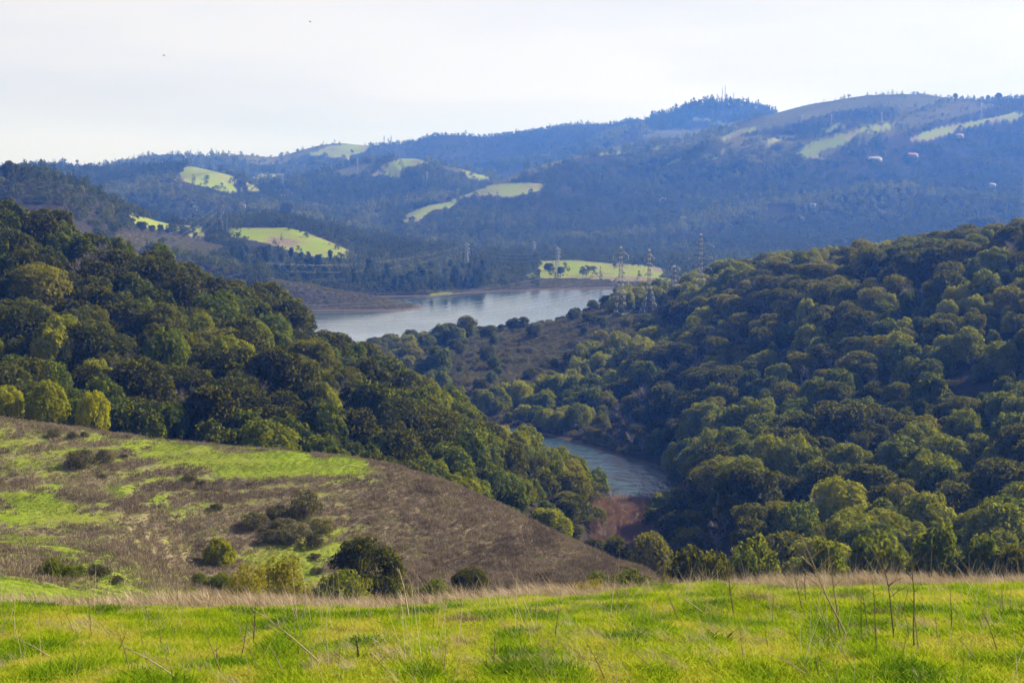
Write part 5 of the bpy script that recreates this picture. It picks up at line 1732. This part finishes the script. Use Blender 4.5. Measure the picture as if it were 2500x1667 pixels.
# ------------------------------------------------------------------ near hill: dead weeds and grass
def weeds():
    protos = []
    for k in range(5):
        g = np.random.default_rng(500 + k)
        n = 26
        a = g.random(n) * 6.28
        rr = .42 * g.random(n) ** .6
        p = np.stack([np.cos(a) * rr, np.sin(a) * rr, 0 * a], 1)
        lean = np.stack([np.cos(a) * .25 + g.normal(size=n) * .3, np.sin(a) * .25 + g.normal(size=n) * .3, np.ones(n)], 1)
        L = (.22 + .33 * g.random((n, 1)))
        tip = p + lean * L
        sd = np.cross(lean, g.normal(size=(n, 3)))
        sd /= np.linalg.norm(sd, axis=1)[:, None]
        w = .035
        mid = (p + tip) / 2
        V = np.stack([p - sd * w * .4, mid - sd * w, tip, mid + sd * w], 1).reshape(-1, 3)
        cv, cf = ico()
        cf = np.concatenate([cf, cf[:, 2:3]], 1)
        core = cv * (.34, .34, .17) * (1 + .3 * (g.random((12, 1)) - .5)) + (0, 0, .03)
        V, Fq = join([(V, np.arange(n * 4).reshape(-1, 4)), (core, cf)])
        protos.append(mesh_np('weed', V, Fq, M['weed']))
    x, y = jitter_grid(-.50, .16, 140, 292, .62, rng)
    z, sid = land(x, y, True)
    g = near_green(x, y, z)
    gk = rng.random(len(x)) <= np.clip((g - .12) * 2.1, 0, .985)
    k = (sid == SID['near_hill']) & ((z + .5 - CAM_H) / y > occl(x, y) - .002) & (~gk | (rng.random(len(x)) < .8))
    x, y, z, g = x[k], y[k], z[k], g[k]
    n = len(x)
    big = fbm(x / 6, y / 6, 511, 3)
    grn = gk[k]
    s = .62 + .8 * rng.random(n) ** 2 + 1.3 * np.clip(big - .55, 0, 1)
    t = np.clip(.1 + .75 * fbm(x / 5, y / 5, 521, 3) + .35 * (rng.random(n) - .5), 0, .9)
    t = np.where(grn, .93 + .07 * rng.random(n), t)
    s = np.where(grn, .3 + .35 * rng.random(n), s)
    gn_scatter('weeds', 'dead grey-brown weeds covering the near hill', protos, np.stack([x, y, z], 1),
               np.stack([0 * x, 0 * x, rng.random(n) * 6.28], 1), np.stack([s, s, s * 1.05], 1), rng.integers(5, size=n), t)
    print('weeds', n)
weeds()

# ------------------------------------------------------------------ meadow grass
def blades(g, n, rad, L0, L1, w, lean, bend=.4, tilt=(0, 0)):
    a = g.random(n) * 6.28
    rr = rad * g.random(n) ** .5
    p = np.stack([np.cos(a) * rr, np.sin(a) * rr, np.full(n, -.01)], 1)
    d = np.stack([g.normal(size=n) * lean + tilt[0], g.normal(size=n) * lean + tilt[1], np.ones(n)], 1)
    d /= np.linalg.norm(d, axis=1)[:, None]
    L = (L0 + (L1 - L0) * g.random((n, 1)))
    side = np.cross(d, g.normal(size=(n, 3)))
    side /= np.linalg.norm(side, axis=1)[:, None]
    bd = np.stack([d[:, 0], d[:, 1], 0 * a], 1) * bend
    m1 = p + d * L * .45
    m2 = p + d * L * .8 + bd * L * .35
    tip = p + d * L + bd * L
    V = np.stack([p - side * w, p + side * w, m1 + side * w * .8, m1 - side * w * .8, m2 + side * w * .5, m2 - side * w * .5, tip, tip - side * w * .02], 1).reshape(-1, 3)
    b = np.arange(n)[:, None] * 8
    Fq = np.concatenate([b + (0, 1, 2, 3), b + (3, 2, 4, 5), b + (5, 4, 6, 7)])
    return V, Fq
def meadow():
    gp = []
    for k in range(6):
        g = np.random.default_rng(600 + k)
        v, f = blades(g, 34, .10, .03, .075 + .02 * (k % 3), .0038, .5, .5)
        gp.append(mesh_np('grass', v, f, M['grass']))
    x, y = jitter_grid(-.48, .46, 8.5, 35.5, .062, rng)
    k = rng.random(len(x)) < np.interp(y, [8, 14, 34], [1, .9, .62])
    x, y = x[k], y[k]
    z = meadow_z(x, y)
    px, py = project(x, y, z)
    h = fbm(x / .34, y / .95, 611, 3)
    big = fbm(x / 1.3, y / 3.6, 617, 3)
    thatch = fbm(x / .5, y / 1.2, 623, 3)
    n = len(x)
    # the band of dead grass along the brow
    brow = np.interp(x / y, [-.3, 0, .3], [31, 30.5, 28.5])
    dry = np.clip((y - brow) / 2.0, 0, 1)
    dead = (rng.random(n) < dry * .9) | ((thatch > .63) & (rng.random(n) < .45))
    keep = ~dead
    s = (.22 + 1.15 * np.clip(h - .1, 0, 1) + .22 * rng.random(n))
    t = np.clip(.66 + 1.9 * (.5 - h) + .6 * (big - .5) + .42 * (rng.random(n) - .5), 0, 1)
    t = np.where(rng.random(n) < .02, .98, t)
    gn_scatter('grass', 'lush short green meadow grass lit by the sun', gp, np.stack([x, y, z], 1)[keep],
               np.stack([0 * x, 0 * x, rng.random(n) * 6.28], 1)[keep], np.stack([s * 1.1, s * 1.1, s], 1)[keep], rng.integers(6, size=n)[keep], t[keep])
    print('grass', keep.sum())
    # dead grass: laid over by the wind, pale and long
    dp = []
    for k in range(5):
        g = np.random.default_rng(630 + k)
        v, f = blades(g, 26, .14, .12, .33, .0036, .28, .35, tilt=(-1.1 if k % 2 else -.5, .1))
        dp.append(mesh_np('dead_grass', v, f, M['dry']))
    x2, y2 = jitter_grid(-.48, .46, 27.5, 36.5, .15, rng)
    br = np.interp(x2 / y2, [-.3, 0, .3], [29.5, 30.2, 29.5])
    pr = np.clip((y2 - br) / 2.4 + 1.5 * (fbm(x2 / .9, y2 / 1.6, 641, 3) - .5), 0, 1)
    k = rng.random(len(x2)) < pr
    x2, y2 = x2[k], y2[k]
    x3, y3 = jitter_grid(-.40, .40, 10, 31, .16, rng)
    k = (fbm(x3 / .5, y3 / 1.2, 623, 3) > .61) & (rng.random(len(x3)) < .55)
    x3, y3 = x3[k], y3[k]
    X, Y = np.r_[x2, x3], np.r_[y2, y3]
    Zz = meadow_z(X, Y)
    n = len(X)
    s = np.r_[(.7 + .75 * rng.random(len(x2)) ** 1.5) * np.interp(x2 / y2, [-.25, -.02, .05], [1.5, 1.35, 1.0]), .22 + .28 * rng.random(len(x3))]
    t = np.clip(.25 + .7 * rng.random(n), 0, 1)
    gn_scatter('dead_grass', 'pale dead grass laid over along the brow of the meadow', dp, np.stack([X, Y, Zz], 1),
               np.stack([0 * X, 0 * X, (rng.random(n) - .5) * 1.6], 1), np.stack([s, s, s], 1), rng.integers(5, size=n), t)
    print('dead grass', n)
    # fine dead stems standing thinly all over
    fp = []
    for k in range(4):
        g = np.random.default_rng(650 + k)
        v, f = blades(g, 5, .12, .22, .55, .0017, .30, .15, tilt=(-.15, 0))
        fp.append(mesh_np('dead_stems', v, f, M['dry']))
    x4, y4 = jitter_grid(-.40, .40, 10, 34, .62, rng)
    k = rng.random(len(x4)) < .40 + .45 * (fbm(x4 / 3, y4 / 3, 661, 2) > .5)
    x4, y4 = x4[k], y4[k]
    n = len(x4)
    s = .6 + .9 * rng.random(n)
    gn_scatter('dead_grass_stems', 'thin dead grass stems standing up through the meadow', fp, np.stack([x4, y4, meadow_z(x4, y4)], 1),
               np.stack([0 * x4, 0 * x4, rng.random(n) * 6.28], 1), np.stack([s, s, s], 1), rng.integers(4, size=n), .35 + .6 * rng.random(n))
meadow()

# ------------------------------------------------------------------ tall dry stalks, each its own plant
def stalk_mesh(seed, H, lean, branchy, r=.0042, bend=.12):
    g = np.random.default_rng(seed)
    n = 9
    pts = [np.array([0, 0, -.03])]
    d = np.array([lean, .05 * g.normal(), 1.0])
    d /= np.linalg.norm(d)
    for i in range(n):
        d = d + np.array([bend * lean * .35 + .035 * g.normal(), .03 * g.normal(), 0])
        d /= np.linalg.norm(d)
        pts.append(pts[-1] + d * H / n)
    rad = list(np.linspace(r, r * .32, n + 1))
    rad = [q * 1.55 for q in rad]
    r = r * 1.5
    stem = tube_arrays(pts, rad, 5)
    tw = []
    for j in range(branchy):
        i = int(n * (.45 + .5 * g.random()))
        s = 1 if g.random() < .5 else -1
        dd = np.array([s * (.5 + .4 * g.random()), .3 * g.normal(), .8])
        dd /= np.linalg.norm(dd)
        L = H * (.08 + .16 * g.random())
        q = [pts[i], pts[i] + dd * L * .5, pts[i] + dd * L + np.array([0, 0, -.1 * L])]
        tw.append(tube_arrays(q, [r * .45, r * .35, r * .2], 4))
        if g.random() < .6:
            d3 = np.array([dd[0] * .4, .2, 1.0])
            tw.append(tube_arrays([q[1], q[1] + d3 * L * .45], [r * .3, r * .15], 3))
    return stem, (join(tw) if tw else None)
def stalk(px, base, top_px, top_y, branchy, label, Y=None, mat='dry', tint=.45, r=.0042, seed=0):
    # foot of the stalk on the meadow
    s, t = ray(px, base)
    Ys = np.linspace(9, 36, 800)
    d = meadow_z(s * Ys, Ys) - (CAM_H + t * Ys)
    k = int(np.argmax(d > 0)) if (d > 0).any() else int(np.argmax(d))
    y = Ys[k]
    x = s * y
    z = float(meadow_z(np.array([x]), np.array([y]))[0])
    H = (base - top_y) / F * y
    lean = (top_px - px) / max(base - top_y, 1)
    root = bpy.data.objects.new('dry_stalk', None)
    root['label'] = label; root['category'] = 'stalk'; root['group'] = 'dry stalks standing in the meadow'
    root.location = (x, y, z)
    COL.objects.link(root)
    st, tw = stalk_mesh(seed or int(px), H * math.sqrt(1 + lean * lean), lean, branchy, r)
    a = link('stem', mesh_np('stem', st[0], st[1], M[mat]), parent=root)
    a['tint'] = tint
    if tw:
        b = link('twigs', mesh_np('twigs', tw[0], tw[1], M[mat]), parent=root)
        b['tint'] = tint
STALKS = [
    (1040, 1545, 1028, 1402, 3, 'pale forked stalk standing alone before the dark oaks', .75, .0075),
    (1870, 1520, 1838, 1490, 0, None, 0, 0)]
for (px, b, tx, ty, br, lb, ti, rr) in [
    (1000, 1515, 978, 1376, 4, 'pale forked dead stalk rising before the big dark oak', .9, .0085),
    (2072, 1560, 1958, 1268, 9, 'tallest leaning dead stalk with curled twigs on the meadow', .6, .0062),
    (2052, 1552, 1998, 1258, 5, 'thin tall stalk crossing the tallest leaning stalk', .45, .0048),
    (1793, 1505, 1770, 1332, 6, 'branched upright stalk at the meadow edge', .3, .0055),
    (1962, 1495, 1928, 1365, 4, 'short forked stalk before the gap between two trees', .3, .0048),
    (1968, 1470, 1962, 1360, 4, 'dark straight stalk at the meadow brow', .2, .0048),
    (2184, 1560, 2160, 1300, 7, 'tall grey stalk before the broad yellow-green crown', .3, .0055),
    (2232, 1580, 2215, 1305, 7, 'straight tall stalk with curved tip near the far end', .35, .0055),
    (2190, 1470, 2130, 1308, 3, 'bent stalk beside a tall grey one', .5, .004),
    (2325, 1545, 2312, 1430, 2, 'upright dark stalk near the picture edge', .2, .0045),
    (2395, 1620, 2335, 1520, 2, 'leaning stalk low on the meadow near the edge', .5, .004),
    (1990, 1655, 1870, 1560, 2, 'long pale stalk lying across the grass below the tallest one', .7, .0045),
    (1730, 1500, 1640, 1420, 1, 'pale straight stem slanting over the brow', .8, .005),
    (790, 1620, 640, 1445, 2, 'long pale slanting stem in the meadow middle', .75, .0052),
    (455, 1665, 310, 1520, 2, 'long pale stem slanting across the lower meadow', .8, .0048),
    (140, 1610, 30, 1520, 1, 'slanting stem at the far end of the meadow', .6, .0042),
    (618, 1575, 622, 1455, 3, 'dark upright stalk with short side twigs in the meadow', .15, .0052),
    (590, 1600, 598, 1500, 2, 'thin dark stalk next to one with side twigs', .15, .004),
    (878, 1610, 868, 1535, 0, 'short thick black stalk alone in the grass', .0, .007),
    (280, 1600, 300, 1540, 3, 'dark forked stalk low in the meadow', .1, .0045),
    (545, 1650, 500, 1490, 3, 'thin leaning stalk beside the long pale stem', .4, .0035),
    (1088, 1500, 1085, 1420, 2, 'little upright stalk under the smaller dark oak', .4, .004),
    (1355, 1560, 1362, 1470, 3, 'thin stalk behind the brow before the bare hill', .3, .0038),
    (1553, 1500, 1500, 1425, 4, 'curved twiggy stalk before the yellow bush', .35, .004),
    (1660, 1520, 1632, 1395, 4, 'thin curving stalk before the wide low oak', .35, .0042),
    (2000, 1660, 1990, 1580, 2, 'short stalk in front of the dark grass tussock', .3, .004),
    (2120, 1540, 2108, 1430, 3, 'stalk of a close bundle right of the tallest one', .25, .0042),
    (2105, 1560, 2100, 1440, 2, 'straight stalk of the close bundle beside the tallest one', .3, .0042),
    (2140, 1590, 2120, 1400, 3, 'long stalk in the close bundle beside the tallest one', .3, .0042),
    (2245, 1590, 2232, 1480, 1, 'short stem right next to the straight tall stalk', .5, .0042),
    (370, 1530, 350, 1470, 3, 'small twiggy stalk by a brown clump', .2, .004),
    (225, 1560, 222, 1420, 3, 'thin stalk before the green bushes of the dip', .35, .0035),
    (1610, 1640, 1540, 1555, 2, 'leaning stem in the lower meadow centre', .5, .004),
    (1480, 1660, 1440, 1540, 3, 'slender stalk beside a dark tussock', .3, .0038),
    (960, 1650, 905, 1560, 2, 'slender slanting stalk near the thick black one', .4, .0038),
    (700, 1655, 660, 1560, 2, 'low crossing stalk under the long slanting stem', .5, .004),
    (1205, 1625, 1208, 1530, 1, 'thin straight stalk between brown clumps', .3, .0036),
    (2440, 1600, 2400, 1480, 3, 'twiggy stalk at the meadow end near the picture edge', .3, .004)]:
    stalk(px, b, tx, ty, br, lb, tint=ti, r=rr)
g2 = np.random.default_rng(77)
for i in range(60):
    px = 20 + 2460 * g2.random()
    b = 1500 + 150 * g2.random() ** 1.2
    h = 45 + 75 * g2.random()
    ln = g2.random() * .7 - .5
    nb = int(g2.integers(0, 4))
    lb = 'thin short %s %s stalk %s' % ('bare' if nb == 0 else 'forked' if nb < 2 else 'twiggy', 'slanting' if abs(ln) > .22 else 'upright', pick(px, [
        (300, 'below the two green bushes'), (620, 'below the cone-shaped tree'), (900, 'below the big dark oak'), (1200, 'below the smaller dark oak'), (1500, 'below the bare hill end'), (1800, 'below the dark wide oak'), (2100, 'around the tallest stalk'), (9999, 'by the straight tall stalk')]) + (' at the brow' if b < 1540 else ' in mid meadow' if b < 1600 else ' at the bottom of the meadow'))
    stalk(px, b, px + h * ln, b - h, nb, lb, tint=.15 + .5 * g2.random(), r=.0028, seed=900 + i)
# dark tussocks and brown clumps of the meadow
def clumps():
    ms = []
    for k in range(4):
        g = np.random.default_rng(700 + k)
        v, f = blades(g, 420, .26, .08, .26, .0028, .55, .6, tilt=(-.2, 0))
        ms.append((mesh_np('tussock', v, f, M['grass']), mesh_np('clump', v, f, M['dry'])))
    for (px, py, w, dry, lb) in [
        (730, 1640, 90, 0, 'dark green grass tussock low in the meadow'), (190, 1590, 70, 0, 'green tussock near the slanting stem'), (1280, 1635, 110, 0, 'long dark green tussock at the bottom of the meadow'),
        (2165, 1535, 90, 0, 'dark tussock under the bundle of stalks'), (2120, 1610, 90, 0, 'dark green tussock right of centre bottom'), (2440, 1625, 120, 0, 'large dark tussock near the picture corner'),
        (1565, 1530, 100, 0, 'green tussock beside brown stems in the meadow'), (20, 1645, 60, 0, 'dark tussock at the lower corner of the meadow'),
        (430, 1512, 60, 1, 'brown clump of dead grass near the brow'), (1120, 1570, 50, 1, 'brown dead clump in the middle of the meadow'), (820, 1545, 60, 1, 'flat brown clump beside dark stems'),
        (1270, 1600, 50, 1, 'small brown clump above the long tussock'), (1130, 1520, 90, 1, 'dead grass mound in the meadow below the smaller oak'), (1845, 1465, 80, 1, 'dark-bottomed mound of dead grass at the brow'),
        (2070, 1470, 90, 1, 'wide mound of dead grass at the brow by the tallest stalk'), (2160, 1500, 60, 1, 'brown twiggy clump below the bundle of stalks'), (1320, 1545, 50, 1, 'small dead clump near the meadow middle')]:
        s, t = ray(px, py)
        Ys = np.linspace(9, 36, 800)
        d = meadow_z(s * Ys, Ys) - (CAM_H + t * Ys)
        k = int(np.argmax(d > 0)) if (d > 0).any() else int(np.argmax(d))
        y = Ys[k]
        z = float(meadow_z(np.array([s * y]), np.array([y]))[0])
        o = link('dead_grass_clump' if dry else 'grass_tussock', ms[int(g2.integers(4))][dry], lb, 'grass clump', 'clumps in the meadow grass', loc=(s * y, y, z))
        q = w / F * y / .6
        o.scale = (q * 1.2, q, q * .75)
        o.rotation_euler = (0, 0, (g2.random() - .5) * 1.2)
        o['tint'] = .18 if dry else .12
clumps()
